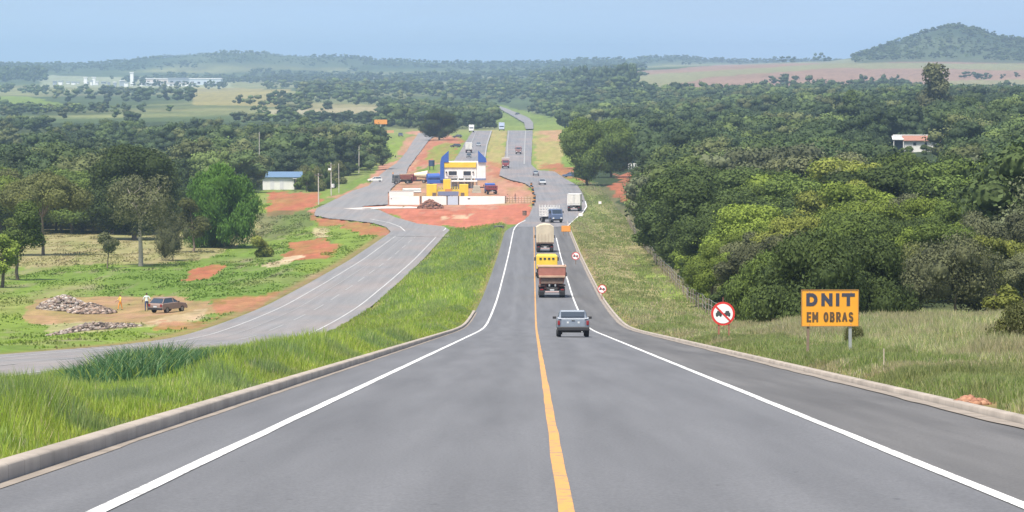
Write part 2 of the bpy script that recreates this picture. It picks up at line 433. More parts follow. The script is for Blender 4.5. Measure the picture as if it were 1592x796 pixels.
FARZ = [
    ([(985, 112), (1130, 100), (1300, 92), (2400, 92), (2400, 155), (1592, 155), (1330, 150), (1180, 142), (1000, 140)], PLOW, .9),
    ([(985, 118), (1200, 104), (1300, 98), (1592, 98), (2400, 98), (2400, 104), (1592, 108), (1300, 106), (1100, 120), (1030, 136), (985, 136)], np.array([.17, .19, .09]), .8),
    ([(1450, 126), (1592, 124), (2400, 120), (2400, 130), (1592, 133), (1470, 134)], np.array([.17, .19, .09]), .7),
    ([(1490, 136), (1592, 134), (2400, 134), (2400, 156), (1592, 155)], RED, .6),
    ([(-300, 150), (40, 150), (120, 165), (90, 172), (-300, 175)], BRIGHT, .8), ([(290, 135), (450, 138), (440, 165), (300, 165)], YELG, .7),
    ([(410, 172), (520, 168), (640, 166), (640, 172), (520, 176), (400, 182)], np.array([.3, .27, .18]), .8), ([(480, 162), (680, 163), (660, 175), (480, 177)], DRY, .6),
    ([(60, 118), (360, 122), (360, 137), (60, 137)], np.array([.25, .27, .17]), .8), ([(770, 160), (830, 176), (880, 185), (880, 204), (770, 204)], BRIGHT, .7),
    ([(600, 90), (800, 92), (800, 99), (600, 98)], np.array([.12, .17, .08]), .6), ([(1050, 92), (1330, 91), (1330, 98), (1100, 101)], np.array([.13, .18, .1]), .7),
]
def ground_cols(X, Y, Z):
    n = len(X)
    a, y = pxy(X, np.maximum(Y, 5), Z)
    u = u_of(X, np.clip(Y, -50, 900))
    L = lambda v: np.clip(v, 0, 1)[:, None]
    ly = np.log(np.maximum(Y, 20) / 20.)
    n1 = fbm(X / 7., ly * 9., 21); n2 = fbm(X / 2.0, ly * 26., 22); n3 = fbm(X / 30., ly * 4., 23)
    c = lerp(LUSH[None], BRIGHT[None], L((n3 - .3) * 2.5))
    c = lerp(c, DRY[None], L((n1 - .55) * 3) * .6)
    c = lerp(c, GREYD[None] * np.array([1.1, .95, .8]), L((n2 - .62) * 5) * .5)
    # right verge: paler, straw mixed
    rv = sstep(6, 8, u) * sstep(760, 600, Y)
    cr = lerp(np.array([.17, .19, .065])[None], DRY[None], L((n1 - .4) * 3))
    cr = lerp(cr, LUSH[None], L((n2 - .5) * 3) * .5)
    c = lerp(c, cr, rv[:, None])
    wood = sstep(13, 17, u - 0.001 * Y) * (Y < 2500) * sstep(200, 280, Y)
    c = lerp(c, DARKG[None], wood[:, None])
    # far country
    fw = fbm(X / 220., Y / 420., 31, 5); fn = fbm(X / 60., Y / 130., 32)
    cf = lerp(np.array([.055, .078, .030])[None], np.array([.16, .165, .07])[None], L((fw - .43) * 5))
    cf = cf * (0.55 + 0.9 * fn[:, None]) * (.8 + .4 * fbm(X / 14., Y / 40., 35)[:, None])
    c = lerp(c, cf, sstep(1400, 2000, Y)[:, None])
    pa = a + (fbm(X / 5., ly * 30., 41, 5) - .5) * 34; py = y + (fbm(X / 4. + 50, ly * 30., 42, 5) - .5) * 16
    near = Y < 2100
    for poly, col, s in ZONES:
        m = inpoly(pa, py, poly) & near
        k = s * np.clip(0.45 + 0.95 * n2, 0, 1.1)
        c = np.where(m[:, None], lerp(c, col[None], L(k)), c)
    pa = a + (fbm(X / 60., Y / 150., 43) - .5) * 16; py = y + (fbm(X / 60. + 50, Y / 150., 44) - .5) * 5
    for poly, col, s in FARZ:
        m = inpoly(pa, py, poly) & (Y > 1750)
        c = np.where(m[:, None], lerp(c, col[None], L(s * (0.8 + 0.3 * fn))), c)
    # wooded hills at the back
    hw = (sstep(7300, 7900, Y) + sstep(4650, 4800, Y) * sstep(5, 14, np.interp(a, [p[0] for p in HILLR], [p[1] for p in HILLR])))
    ch = lerp(np.array([.022, .045, .025])[None], np.array([.06, .085, .045])[None], L((fbm(X / 120., Y / 260., 51, 5) - .35) * 3))
    c = lerp(c, ch, L(hw) * .9)
    c = c * (0.74 + 0.52 * fbm(X * 1.1, ly * 60., 61)[:, None])
    # bare strip along kerb and pavement edges
    e1 = np.exp(-((u + 5.35) / .35) ** 2) * (Y < 700); e2 = np.exp(-((u - 6.9) / .35) ** 2) * (Y < 700)
    e3 = np.exp(-((u + 25.9) / .8) ** 2) * (Y < 640) + np.exp(-((u + 15.1) / .35) ** 2) * (Y < 640)
    c = lerp(c, PINK[None] * .75, L((e1 + e2 + e3) * .55))
    return c

# ================================================================ the ground sheet
def build_ground():
    ys = np.concatenate([np.linspace(-60, 18, 14), np.geomspace(20, 20000, 640)])
    t = np.linspace(-1, 1, 620)
    w = np.concatenate([np.linspace(-0.75, -0.2, 26)[:-1], np.linspace(-0.2, 0.2, 520), np.linspace(0.2, 0.75, 26)[1:]])
    YY, WW = np.meshgrid(ys, w, indexing='ij')
    XX = WW * np.maximum(YY, 25) * 1.0
    X = XX.ravel(); Y = YY.ravel()
    Z = ground(X, Y)
    cols = ground_cols(X, Y, Z)
    u = u_of(X, np.clip(Y, -50, 900))
    sink = np.zeros_like(Z)
    sink[(u > -4.95) & (u < 6.45) & (Y < 694)] = 0.22
    sink[(u > -25.3) & (u < -15.2) & (Y < 640)] = 0.2
    a_, y_ = pxy(X, np.maximum(Y, 5), Z)
    for P_ in (P_CROSS, P_LEFTC, P_SERV, P_FAR): sink[inpoly(a_, y_, P_) & (Y > 560)] = .3
    Z = Z - sink
    h, v = len(ys), len(w)
    idx = np.arange(h * v).reshape(h, v)
    q = np.stack([idx[:-1, :-1].ravel(), idx[:-1, 1:].ravel(), idx[1:, 1:].ravel(), idx[1:, :-1].ravel()], 1)
    me = np_mesh('ground', np.stack([X, Y, Z], 1), q, cols=cols, smooth=True)
    o = link('ground', me, None, attr_mat('ground_cover', 0.95, 0, [(2.5, .25), (0.4, .25)], spec=.1))
    tag(o, kind='structure')
build_ground(); tick('build_ground')

# ================================================================ roads
def tracks(n, geo):
    """slightly darker wheel tracks along the highway lanes"""
    sp = n.nodes.new('ShaderNodeSeparateXYZ'); n.links.new(geo.outputs['Position'], sp.inputs[0])
    def mth(op, a, b=None):
        q = n.nodes.new('ShaderNodeMath'); q.operation = op
        for i, v in enumerate((a, b)):
            if v is None: continue
            if isinstance(v, (int, float)): q.inputs[i].default_value = v
            else: n.links.new(v, q.inputs[i])
        return q.outputs[0]
    u = mth('SUBTRACT', mth('SUBTRACT', sp.outputs[0], .25 + .85), mth('MULTIPLY', sp.outputs[1], .0058))
    c = mth('COSINE', mth('MULTIPLY', u, 2 * math.pi / 1.8))
    return mth('SUBTRACT', 1.0, mth('MULTIPLY', c, .045))
def asphalt(name, base, tint=(1, 1, 1.02), track=True, contrast=.12, dust=0):
    m, n, b = nodes(name)
    geo = n.nodes.new('ShaderNodeNewGeometry')
    def nz(scale, vec=None, det=5):
        mp = n.nodes.new('ShaderNodeMapping'); mp.inputs['Scale'].default_value = scale
        n.links.new(geo.outputs['Position'], mp.inputs[0])
        q = n.nodes.new('ShaderNodeTexNoise'); q.inputs['Scale'].default_value = 1; q.inputs['Detail'].default_value = det
        n.links.new(mp.outputs[0], q.inputs['Vector']); return q.outputs[0]
    def fac(src, lo, hi, a, bb):
        r = n.nodes.new('ShaderNodeMapRange'); r.inputs[1].default_value = lo; r.inputs[2].default_value = hi
        r.inputs[3].default_value = a; r.inputs[4].default_value = bb; n.links.new(src, r.inputs[0]); return r.outputs[0]
    def mul(a, bb):
        q = n.nodes.new('ShaderNodeMath'); q.operation = 'MULTIPLY'; n.links.new(a, q.inputs[0]); n.links.new(bb, q.inputs[1]); return q.outputs[0]
    f = mul(fac(nz((1.6, .012, 1), det=3), .3, .7, 1 - contrast, 1 + contrast), fac(nz((.35, .03, 1)), .3, .7, 1 - contrast * .18, 1 + contrast * .18))
    if track: f = mul(f, tracks(n, geo))
    f = mul(f, fac(nz((34, 22, 1), det=8), .35, .65, .84, 1.16))
    f = mul(f, fac(nz((2.3, .5, 1)), .62, .8, 1, .96)); f = mul(f, fac(nz((5.5, 2.2, 1), det=3), .70, .76, 1, .72)); f = mul(f, fac(nz((11, 6, 1), det=2), .72, .78, 1, 1.25))
    rgb = n.nodes.new('ShaderNodeVectorMath'); rgb.operation = 'SCALE'
    rgb.inputs[0].default_value = [base * t for t in tint]
    n.links.new(f, rgb.inputs['Scale']); src = rgb.outputs[0]
    if dust:
        dm = n.nodes.new('ShaderNodeMix'); dm.data_type = 'RGBA'; dm.inputs[7].default_value = (.36, .25, .195, 1)
        n.links.new(fac(nz((.13, .03, 1), det=7), .42, .66, 0, dust), dm.inputs[0]); n.links.new(src, dm.inputs[6]); src = dm.outputs[2]
    n.links.new(src, b.inputs['Base Color'])
    b.inputs['Roughness'].default_value = 0.75; b.inputs['Specular IOR Level'].default_value = .35
    bp = n.nodes.new('ShaderNodeBump'); bp.inputs['Strength'].default_value = .25; bp.inputs['Distance'].default_value = .01
    n.links.new(nz((60, 60, 60), det=2), bp.inputs['Height']); n.links.new(bp.outputs[0], b.inputs['Normal'])
    MATS[name] = m
    return m
A_MAIN = asphalt('asphalt_main', .125, (1, 1.01, 1.06)); A_SH = asphalt('asphalt_shoulder', .102, (1.03, 1, .98), contrast=.2)
A_DUST = asphalt('asphalt_dusty', .185, (1.02, 1.0, 1.0), track=False, contrast=.12, dust=.2); A_OLD = asphalt('asphalt_old', .17, (1.0, 1.0, 1.02), track=False, dust=.18); A_SEAL = asphalt('asphalt_patched', .165, (1.0, 1.0, 1.05), track=False, contrast=.14, dust=.25)
def paint(name, col):
    m, n, b = nodes(name); geo = n.nodes.new('ShaderNodeNewGeometry')
    def nz(sc, lo, hi):
        mp = n.nodes.new('ShaderNodeMapping'); mp.inputs['Scale'].default_value = sc; n.links.new(geo.outputs['Position'], mp.inputs[0])
        q = n.nodes.new('ShaderNodeTexNoise'); q.inputs['Scale'].default_value = 1; q.inputs['Detail'].default_value = 7; n.links.new(mp.outputs[0], q.inputs['Vector'])
        r = n.nodes.new('ShaderNodeMapRange'); r.inputs[1].default_value = lo; r.inputs[2].default_value = hi; n.links.new(q.outputs[0], r.inputs[0]); return r.outputs[0]
    mx = n.nodes.new('ShaderNodeMix'); mx.data_type = 'RGBA'; mx.inputs[6].default_value = (*col, 1); mx.inputs[7].default_value = (.16, .155, .15, 1)
    mu = n.nodes.new('ShaderNodeMath'); mu.operation = 'ADD'; mu.use_clamp = True
    n.links.new(nz((9, 3, 9), .52, .66), mu.inputs[0]); n.links.new(nz((1.5, .16, 1), .42, 1.0), mu.inputs[1])
    sc_ = n.nodes.new('ShaderNodeMath'); sc_.operation = 'MULTIPLY'; sc_.inputs[1].default_value = .62; n.links.new(mu.outputs[0], sc_.inputs[0])
    n.links.new(sc_.outputs[0], mx.inputs[0]); n.links.new(mx.outputs[2], b.inputs['Base Color']); b.inputs['Roughness'].default_value = .65
    MATS[name] = m; return m
PAINT_W = paint('road_paint_white', (.72, .72, .70)); PAINT_Y = paint('road_paint_yellow', (.58, .285, .065)); PAINT_G = paint('road_paint_dull', (.55, .55, .54))
PAINT_OLD = mat('worn_paint', (.29, .29, .285), .7, 0, .2, 3)
CONC = mat('kerb_concrete', (.33, .285, .24), .9, 0, .26, .9, .4)
def kerb_joints(m):
    n = m.node_tree; b = n.nodes['Principled BSDF']; src = b.inputs['Base Color'].links[0].from_socket
    geo = n.nodes.new('ShaderNodeNewGeometry'); sp = n.nodes.new('ShaderNodeSeparateXYZ'); n.links.new(geo.outputs['Position'], sp.inputs[0])
    fr = n.nodes.new('ShaderNodeMath'); fr.operation = 'FRACT'; n.links.new(sp.outputs[1], fr.inputs[0])
    lt = n.nodes.new('ShaderNodeMath'); lt.operation = 'LESS_THAN'; lt.inputs[1].default_value = .02; n.links.new(fr.outputs[0], lt.inputs[0])
    fl = n.nodes.new('ShaderNodeMath'); fl.operation = 'FLOOR'; n.links.new(sp.outputs[1], fl.inputs[0])
    wn = n.nodes.new('ShaderNodeTexWhiteNoise'); wn.noise_dimensions = '1D'; n.links.new(fl.outputs[0], wn.inputs['W'])
    mr = n.nodes.new('ShaderNodeMapRange'); mr.inputs[3].default_value = .93; mr.inputs[4].default_value = 1.05; n.links.new(wn.outputs[0], mr.inputs[0])
    sc_ = n.nodes.new('ShaderNodeVectorMath'); sc_.operation = 'SCALE'; n.links.new(src, sc_.inputs[0]); n.links.new(mr.outputs[0], sc_.inputs['Scale'])
    mx = n.nodes.new('ShaderNodeMix'); mx.data_type = 'RGBA'; mx.inputs[7].default_value = (.21, .18, .15, 1); n.links.new(lt.outputs[0], mx.inputs[0]); n.links.new(sc_.outputs[0], mx.inputs[6]); n.links.new(mx.outputs[2], b.inputs['Base Color'])
kerb_joints(CONC)
GUT = mat('gutter_concrete', (.24, .205, .17), .9, 0, .25, 1.5, .3)
def strip(name, m, y0, y1, prof, step=None, joint=0):
    """lofts a cross profile [(u,dz), ...] along the highway axis; prof may be a function of Y"""
    if step is None:
        Y = [y0]
        while Y[-1] < y1: Y.append(min(y1, Y[-1] + max(1.0, Y[-1] * .012)))
        Y = np.array(Y)
    else: Y = np.arange(y0, y1 + step * .5, step)
    pf = prof if callable(prof) else (lambda y: prof)
    V = []; k = len(pf(y0))
    for y in Y:
        for (u, dz) in pf(y):
            V.append((x_of(u, y), y, float(zr(y)) + dz))
    n = len(Y); idx = np.arange(n * k).reshape(n, k)
    q = np.stack([idx[:-1, :-1].ravel(), idx[:-1, 1:].ravel(), idx[1:, 1:].ravel(), idx[1:, :-1].ravel()], 1)
    o = link(name, np_mesh(name, V, q), None, m)
    return tag(o, kind='structure')
def service_z(u, y): return G(x_of(u, y), y) - float(zr(y))
strip('main_road', A_MAIN, -40, 694, lambda y: [(-4.92 + 3.4 * float(sstep(590, 694, y)), -.0), (-3.3 + 2.2 * float(sstep(590, 694, y)), .0), (0, .012), (3.5, 0)])
strip('road_shoulder', A_SH, -40, 694, [(3.5, 0), (5, -.01), (6.15, -.02)])
def wob(y, s): return (float(noise(y / 3.0, 0.5, s)) - .5) * .02
for i, (u0, w, m, a, b) in enumerate([(-3.5, .13, PAINT_W, -40, 600), (3.52, .12, PAINT_W, -40, 560), (0, .105, PAINT_Y, -40, 690)]):
    strip('road_marking', m, a, b, (lambda u0, w: lambda y: [(u0 - w / 2 - wob(y, 1), (.008 if abs(u0) < 1 else .0) + .008), (u0 + w / 2 + wob(y, 2), (.008 if abs(u0) < 1 else 0.) + .008)])(u0, w * 1.15))
def kj(y): return (float(noise(y / 1.0, 2.5, 19)) - .5) * .015 + (float(noise(y / 7.0, 2.5, 18)) - .5) * .04
strip('kerb', CONC, -40, 285, lambda y: [(-4.86 + kj(y), -.06), (-4.86 + kj(y), .135), (-4.89 + kj(y), .155), (-5.04, .16), (-5.07, .14), (-5.09, -.2)])
strip('gutter', GUT, -40, 285, lambda y: [(-4.84, .008), (-4.72 + (float(noise(y / 2.5, 3.3, 9)) - .5) * .05, .006)])
strip('kerb', CONC, -40, 694, [(6.2, -.1), (6.2, .06), (6.23, .075), (6.34, .08), (6.37, .06), (6.40, -.2)])
strip('gutter', GUT, -40, 694, lambda y: [(5.9 + (float(noise(y / 2.5, 7.3, 9)) - .5) * .1, -.004), (6.15, -.006)])
def serv_u(y): return -20.0 - 1.6 * float(sstep(260, 120, y))
def sprof(offs, dz):
    return lambda y: [(serv_u(y) + o, service_z(serv_u(y) + o, y) + dz) for o in offs]
strip('service_road', A_DUST, 60, 642, sprof([-5.3, -3.5, -1.5, 1.5, 3.6, 4.7], .0))
strip('road_marking', PAINT_G, 60, 640, sprof([3.46, 3.58], .015))
strip('road_marking', PAINT_G, 60, 632, sprof([-3.57, -3.47], .015))
for k_ in range(18):
    y0 = 130 + k_ * 27
    strip('road_marking', PAINT_OLD, y0, y0 + 15, sprof([-.08, .06], .015))
strip('road_marking', PAINT_OLD, 60, 640, sprof([-1.9, -1.83], .015))
def drape(name, poly, m, dz, sx=1.0, sy=0.5):
    xs = np.arange(min(p[0] for p in poly) - 1, max(p[0] for p in poly) + 1.5, sx)
    ys = np.arange(min(p[1] for p in poly) - .5, max(p[1] for p in poly) + 1, sy)
    gx = np.arange(xs[0], xs[-1] + 6, 6.0); gy = np.arange(ys[0], ys[-1] + 1.5, 1.5)
    inv = np.array([[1 / pix(x, y)[1] for x in gx] for y in gy])
    XI, YI = np.meshgrid(xs, ys)
    fi = np.clip((YI - gy[0]) / 1.5, 0, len(gy) - 1.001); fj = np.clip((XI - gx[0]) / 6.0, 0, len(gx) - 1.001)
    i0 = fi.astype(int); j0 = fj.astype(int); fi -= i0; fj -= j0
    iv = (inv[i0, j0] * (1 - fj) + inv[i0, j0 + 1] * fj) * (1 - fi) + (inv[i0 + 1, j0] * (1 - fj) + inv[i0 + 1, j0 + 1] * fj) * fi
    YW = 1 / iv; XW = (XI - 796) / (F * _cp + (398 - YI) * _sp) * YW
    P = np.stack([XW, YW, ground(XW.ravel(), YW.ravel()).reshape(XW.shape)], 2)
    cx, cy = np.meshgrid((xs[:-1] + xs[1:]) / 2, (ys[:-1] + ys[1:]) / 2)
    jit = (fbm(cx / 5, cy / 3, 77) - .5) * 1.2
    ok = inpoly(cx + jit, cy + jit * .5, poly)
    ok &= np.abs(P[:-1, :-1, 1] - P[1:, :-1, 1]) < 130
    idx = np.arange(P.shape[0] * P.shape[1]).reshape(P.shape[:2])
    q = np.stack([idx[1:, :-1][ok], idx[1:, 1:][ok], idx[:-1, 1:][ok], idx[:-1, :-1][ok]], 1)
    V = P.reshape(-1, 3)
    V[:, 2] = V[:, 2] + dz * sstep(550, 1100, V[:, 1]) + .03
    used = np.unique(q); remap = np.full(len(V), -1); remap[used] = np.arange(len(used))
    o = link(name, np_mesh(name, V[used], remap[q]), None, m)
    return tag(o, kind='structure')
drape('road_junction', P_CROSS, A_SEAL, .1)
drape('far_road', P_FAR, A_OLD, .5)
drape('left_carriageway', P_LEFTC, A_SEAL, .1)
drape('service_road', P_SERV, A_DUST, .1)
def pline(name, pts, w, m, dz, n=12):
    """painted line along picture points laid on the terrain"""
    W = []
    for (a, b) in zip(pts[:-1], pts[1:]):
        for k in range(n): W.append(pix(lerp(a[0], b[0], k / n), lerp(a[1], b[1], k / n)))
    W.append(pix(*pts[-1])); W = [Vector(p) for p in W]
    V = []
    for i, p in enumerate(W):
        t = (W[min(i + 1, len(W) - 1)] - W[max(i - 1, 0)]); t.z = 0; t.normalize()
        s = Vector((t.y, -t.x, 0)) * w / 2
        dd = dz * float(sstep(550, 1100, p.y)) + .045
        for q in (p - s, p + s): V.append((q.x, q.y, G(q.x, q.y) + dd))
    f = np.array([(2 * i, 2 * i + 1, 2 * i + 3, 2 * i + 2) for i in range(len(W) - 1)])
    return tag(link(name, np_mesh(name, V, f), None, m), kind='structure')
pline('road_marking', [(798.2, 359), (800.5, 354.5), (804, 350), (809, 346.5), (817, 343)], .2, PAINT_W, .26)
pline('road_marking', [(881, 353), (893, 342), (906, 331), (912, 322), (910, 314)], .22, PAINT_W, .26)
pline('road_marking', [(788, 258), (789, 225), (791, 204)], .35, PAINT_OLD, .3)
pline('road_marking', [(815, 257), (816, 225), (817, 204)], .4, PAINT_OLD, .3)
pline('road_marking', [(753, 250), (757, 226), (764, 204)], .5, PAINT_OLD, .3)
pline('road_marking', [(729, 232), (741, 204)], .3, PAINT_OLD, .3)
pline('road_marking', [(630, 360), (622, 353), (606, 347), (575, 341)], .15, PAINT_W, .26)
pline('road_marking', [(689, 359), (692, 357), (693, 355)], .15, PAINT_W, .26)
pline('concrete_slab', [(566, 323.3), (600, 323.4), (652, 322.6)], 11., mat('pale_concrete', (.55, .5, .45), .85, 0, .1), .1)

tick('roads')
# ================================================================ grass
def blades(name, X, Y, H, W, C, lean, label, m, parent=None, seed=1):
    rs = np.random.RandomState(seed)
    n = len(X); Z = ground(X, Y) - .05
    ang = rs.rand(n) * 2 * np.pi; la = rs.rand(n) * 2 * np.pi
    dx = np.cos(ang) * W / 2; dy = np.sin(ang) * W / 2
    lx = np.cos(la) * H * lean * (.3 + rs.rand(n)); ly = np.sin(la) * H * lean * (.3 + rs.rand(n))
    V = np.zeros((n, 5, 3))
    V[:, 0] = np.stack([X - dx, Y - dy, Z], 1); V[:, 1] = np.stack([X + dx, Y + dy, Z], 1)
    V[:, 2] = np.stack([X + dx * .8 + lx * .35, Y + dy * .8 + ly * .35, Z + H * .6], 1)
    V[:, 3] = np.stack([X - dx * .8 + lx * .35, Y - dy * .8 + ly * .35, Z + H * .6], 1)
    V[:, 4] = np.stack([X + lx, Y + ly, Z + H * (1 - lean * .35)], 1)
    b = np.arange(n)[:, None] * 5
    q = b + np.array([[0, 1, 2, 3]]); t = b + np.array([[3, 2, 4]])
    cols = np.repeat(C[:, None, :], 5, 1).reshape(-1, 3)
    o = link(name, np_mesh(name, V.reshape(-1, 3), [q, t], cols=cols), parent, m)
    return o
GM = attr_mat('grass_blade', .75, .55, None, spec=.08)
def scatter(bands, seed, uf, dens_noise=None):
    """bands: (y0,y1,per m2). uf(y)->(umin,umax). keeps only ground the picture could see from about here"""
    rs = np.random.RandomState(seed); XS = []; YS = []
    for y0, y1, d in bands:
        lo, hi = uf((y0 + y1) / 2.)
        n = int((y1 - y0) * (hi - lo) * d)
        y = y0 + rs.rand(n) * (y1 - y0); u = lo + rs.rand(n) * (hi - lo)
        x = x_of(u, y)
        k = np.abs(x) < .155 * y + 2.5
        XS.append(x[k]); YS.append(y[k])
    return np.concatenate(XS), np.concatenate(YS)
def cmix(n, rs, cols, probs):
    k = rs.choice(len(cols), n, p=probs); c = np.array(cols)[k]
    return c * (0.78 + .5 * rs.rand(n, 1))
def grass_all():
    rs = np.random.RandomState(5)
    # left median
    X, Y = scatter([(24, 45, 420), (45, 75, 300), (75, 120, 160), (120, 180, 75), (180, 300, 34), (300, 450, 11), (450, 650, 6)], 11, lambda y: (-15.2, -5.12))
    u = u_of(X, Y)
    LYY = np.log(Y / 20.); cl = fbm(X / 1.2, LYY * 34., 71); cl2 = fbm(X / 4.5, LYY * 9., 72)
    H = (.22 + .75 * cl ** 1.3 + .25 * rs.rand(len(X))) * (.3 + .7 * sstep(-5.1, -6.3, u) * (.35 + .65 * sstep(-14.9, -13.2, u))) * (.75 + .6 * cl2)
    H *= lerp(1.0, .8, sstep(120, 300, Y)); H = np.minimum(H, 1.15)
    H *= 1 - .55 * np.exp(-((X / Y + .107) / .020) ** 4) * sstep(40, 50, Y) * sstep(110, 98, Y)
    W = .008 + .0002 * Y
    C = cmix(len(X), rs, [(.36, .45, .075), (.28, .39, .07), (.44, .50, .15), (.48, .43, .23)], [.42, .3, .22, .06])
    C *= (.72 + .6 * cl2)[:, None]
    bl = fbm(X / 2.2, LYY * 22., 75) > .57
    C[bl] = C[bl] * .55 + np.array([.24, .31, .15]) * .45
    k = rs.rand(len(X)) < (.35 + 1.1 * cl)
    dk = (fbm(X / 3., LYY * 14., 73) > .58)
    C[dk] *= np.array([.8, .86, 1.0])
    o = blades('median_grass', X[k], Y[k], H[k], W[k], C[k], .24, '', GM, seed=1)
    tag(o, 'tall lush yellow green grass on the median left of the highway', 'grass', kind='stuff')
    # dark reed clump
    rs = np.random.RandomState(8); n = 9000
    t = rs.rand(n) ** .5; an = rs.rand(n) * 6.283
    cx, cy = -8.5, 79.0
    X = cx + t * np.cos(an) * 1.0 + .9 * (rs.rand(n) - .5); Y = cy + t * np.sin(an) * 8
    X2 = cx + 1.2 + (rs.rand(4000) ** .5) * np.cos(rs.rand(4000) * 6.28) * .7; Y2 = cy + 4 + (rs.rand(4000) - .5) * 8
    X = np.concatenate([X, X2]); Y = np.concatenate([Y, Y2])
    H = np.concatenate([(.9 + .6 * rs.rand(n) - .45 * t ** 2), rs.uniform(.5, 1.0, 4000)])
    C = cmix(len(X), rs, [(.075, .16, .07), (.12, .23, .10), (.24, .34, .18), (.32, .40, .09)], [.42, .28, .16, .14])
    o = blades('reed_grass', X, Y, H, np.full(len(X), .032), C, .45, '', GM, seed=2)
    tag(o, 'dark blue green clump of tall broad bladed grass above the lighter median grass', 'grass', kind='stuff')
    # right verge and tall grass field
    rs = np.random.RandomState(6)
    X, Y = scatter([(40, 70, 300), (70, 110, 180), (110, 170, 85)], 12, lambda y: (6.45, 3 + .17 * y))
    X2, Y2 = scatter([(170, 240, 26), (240, 330, 16), (330, 480, 10), (480, 700, 6), (700, 960, 3)], 13, lambda y: (6.45, min(17.5, 8.5 + .035 * y) + (10 if y < 240 else 0)))
    X = np.concatenate([X, X2]); Y = np.concatenate([Y, Y2]); u = u_of(X, Y)
    LYY = np.log(Y / 20.); cl = fbm(X / 1.2, LYY * 34., 81); cl2 = fbm(X / 4.5, LYY * 9., 82)
    tall = sstep(8.3, 12.0, u - .3) * sstep(300, 190, Y)
    H = lerp(.12 + .42 * cl ** 1.5, .5 + .75 * cl + .2 * rs.rand(len(X)), tall) * (.8 + .4 * cl2)
    H *= sstep(6.3, 7.0, u) * .8 + .2
    W = .008 + .00022 * Y
    C = cmix(len(X), rs, [(.36, .40, .15), (.29, .34, .14), (.50, .45, .25), (.56, .50, .34), (.25, .34, .11)], [.28, .2, .26, .14, .12])
    C *= (.75 + .5 * cl2)[:, None]
    st = fbm(X / 3., LYY * 11., 83) > .51
    C[st] = C[st] * .5 + np.array([.40, .33, .21]) * .5
    lowg = (tall < .3) & (cl2 > .52); C[lowg] = C[lowg] * .45 + np.array([.16, .24, .05]) * .55
    pa_, py_ = pxy(X, Y, ground(X, Y)); k = (rs.rand(len(X)) < (.3 + 1.0 * cl)) & ~inpoly(pa_, py_, P_CROSS) & ~((Y > 690) & (u < 9)) & ~((np.abs(pa_ - 1511) < 40) & (Y > 46) & (Y < 54.5))
    o = blades('verge_grass', X[k], Y[k], H[k], W[k], C[k], .28, '', GM, seed=3)
    tag(o, 'long pale green and straw coloured grass right of the highway', 'grass', kind='stuff')
    # left field beyond the service road: short tufts
    rs = np.random.RandomState(9); n = 90000
    Y = 190 + 620 * rs.rand(n) ** .8; X = -(.165 * Y + 4) + rs.rand(n) * (.165 * Y + 4)
    k = u_of(X, Y) < -26.5; X = X[k]; Y = Y[k]
    Z = ground(X, Y); base = ground_cols(X, Y, Z)
    green = (base[:, 1] > base[:, 0] * .82)
    cl = fbm(X / 2.5, np.log(Y) * 40., 91)
    pa_, py_ = pxy(X, Y, Z)
    keep = (green & (cl > .42)) & (rs.rand(len(X)) < .9) & ~inpoly(pa_, py_, P_SERV) & ~inpoly(pa_, py_, [(565, 325), (560, 290), (700, 290), (840, 300), (840, 360), (690, 360)]); X, Y, base, cl = X[keep], Y[keep], base[keep], cl[keep]
    H = .06 + .3 * np.clip(cl - .4, 0, 1) * 2 + .1 * rs.rand(len(X))
    C = base * (1.15 + .7 * rs.rand(len(X), 1))
    o = blades('field_grass', X, Y, H, .05 + .0004 * Y, C, .5, '', GM, seed=4)
    tag(o, 'short tufted green grass on the field left of the service road', 'grass', kind='stuff')
grass_all(); tick('grass_all')

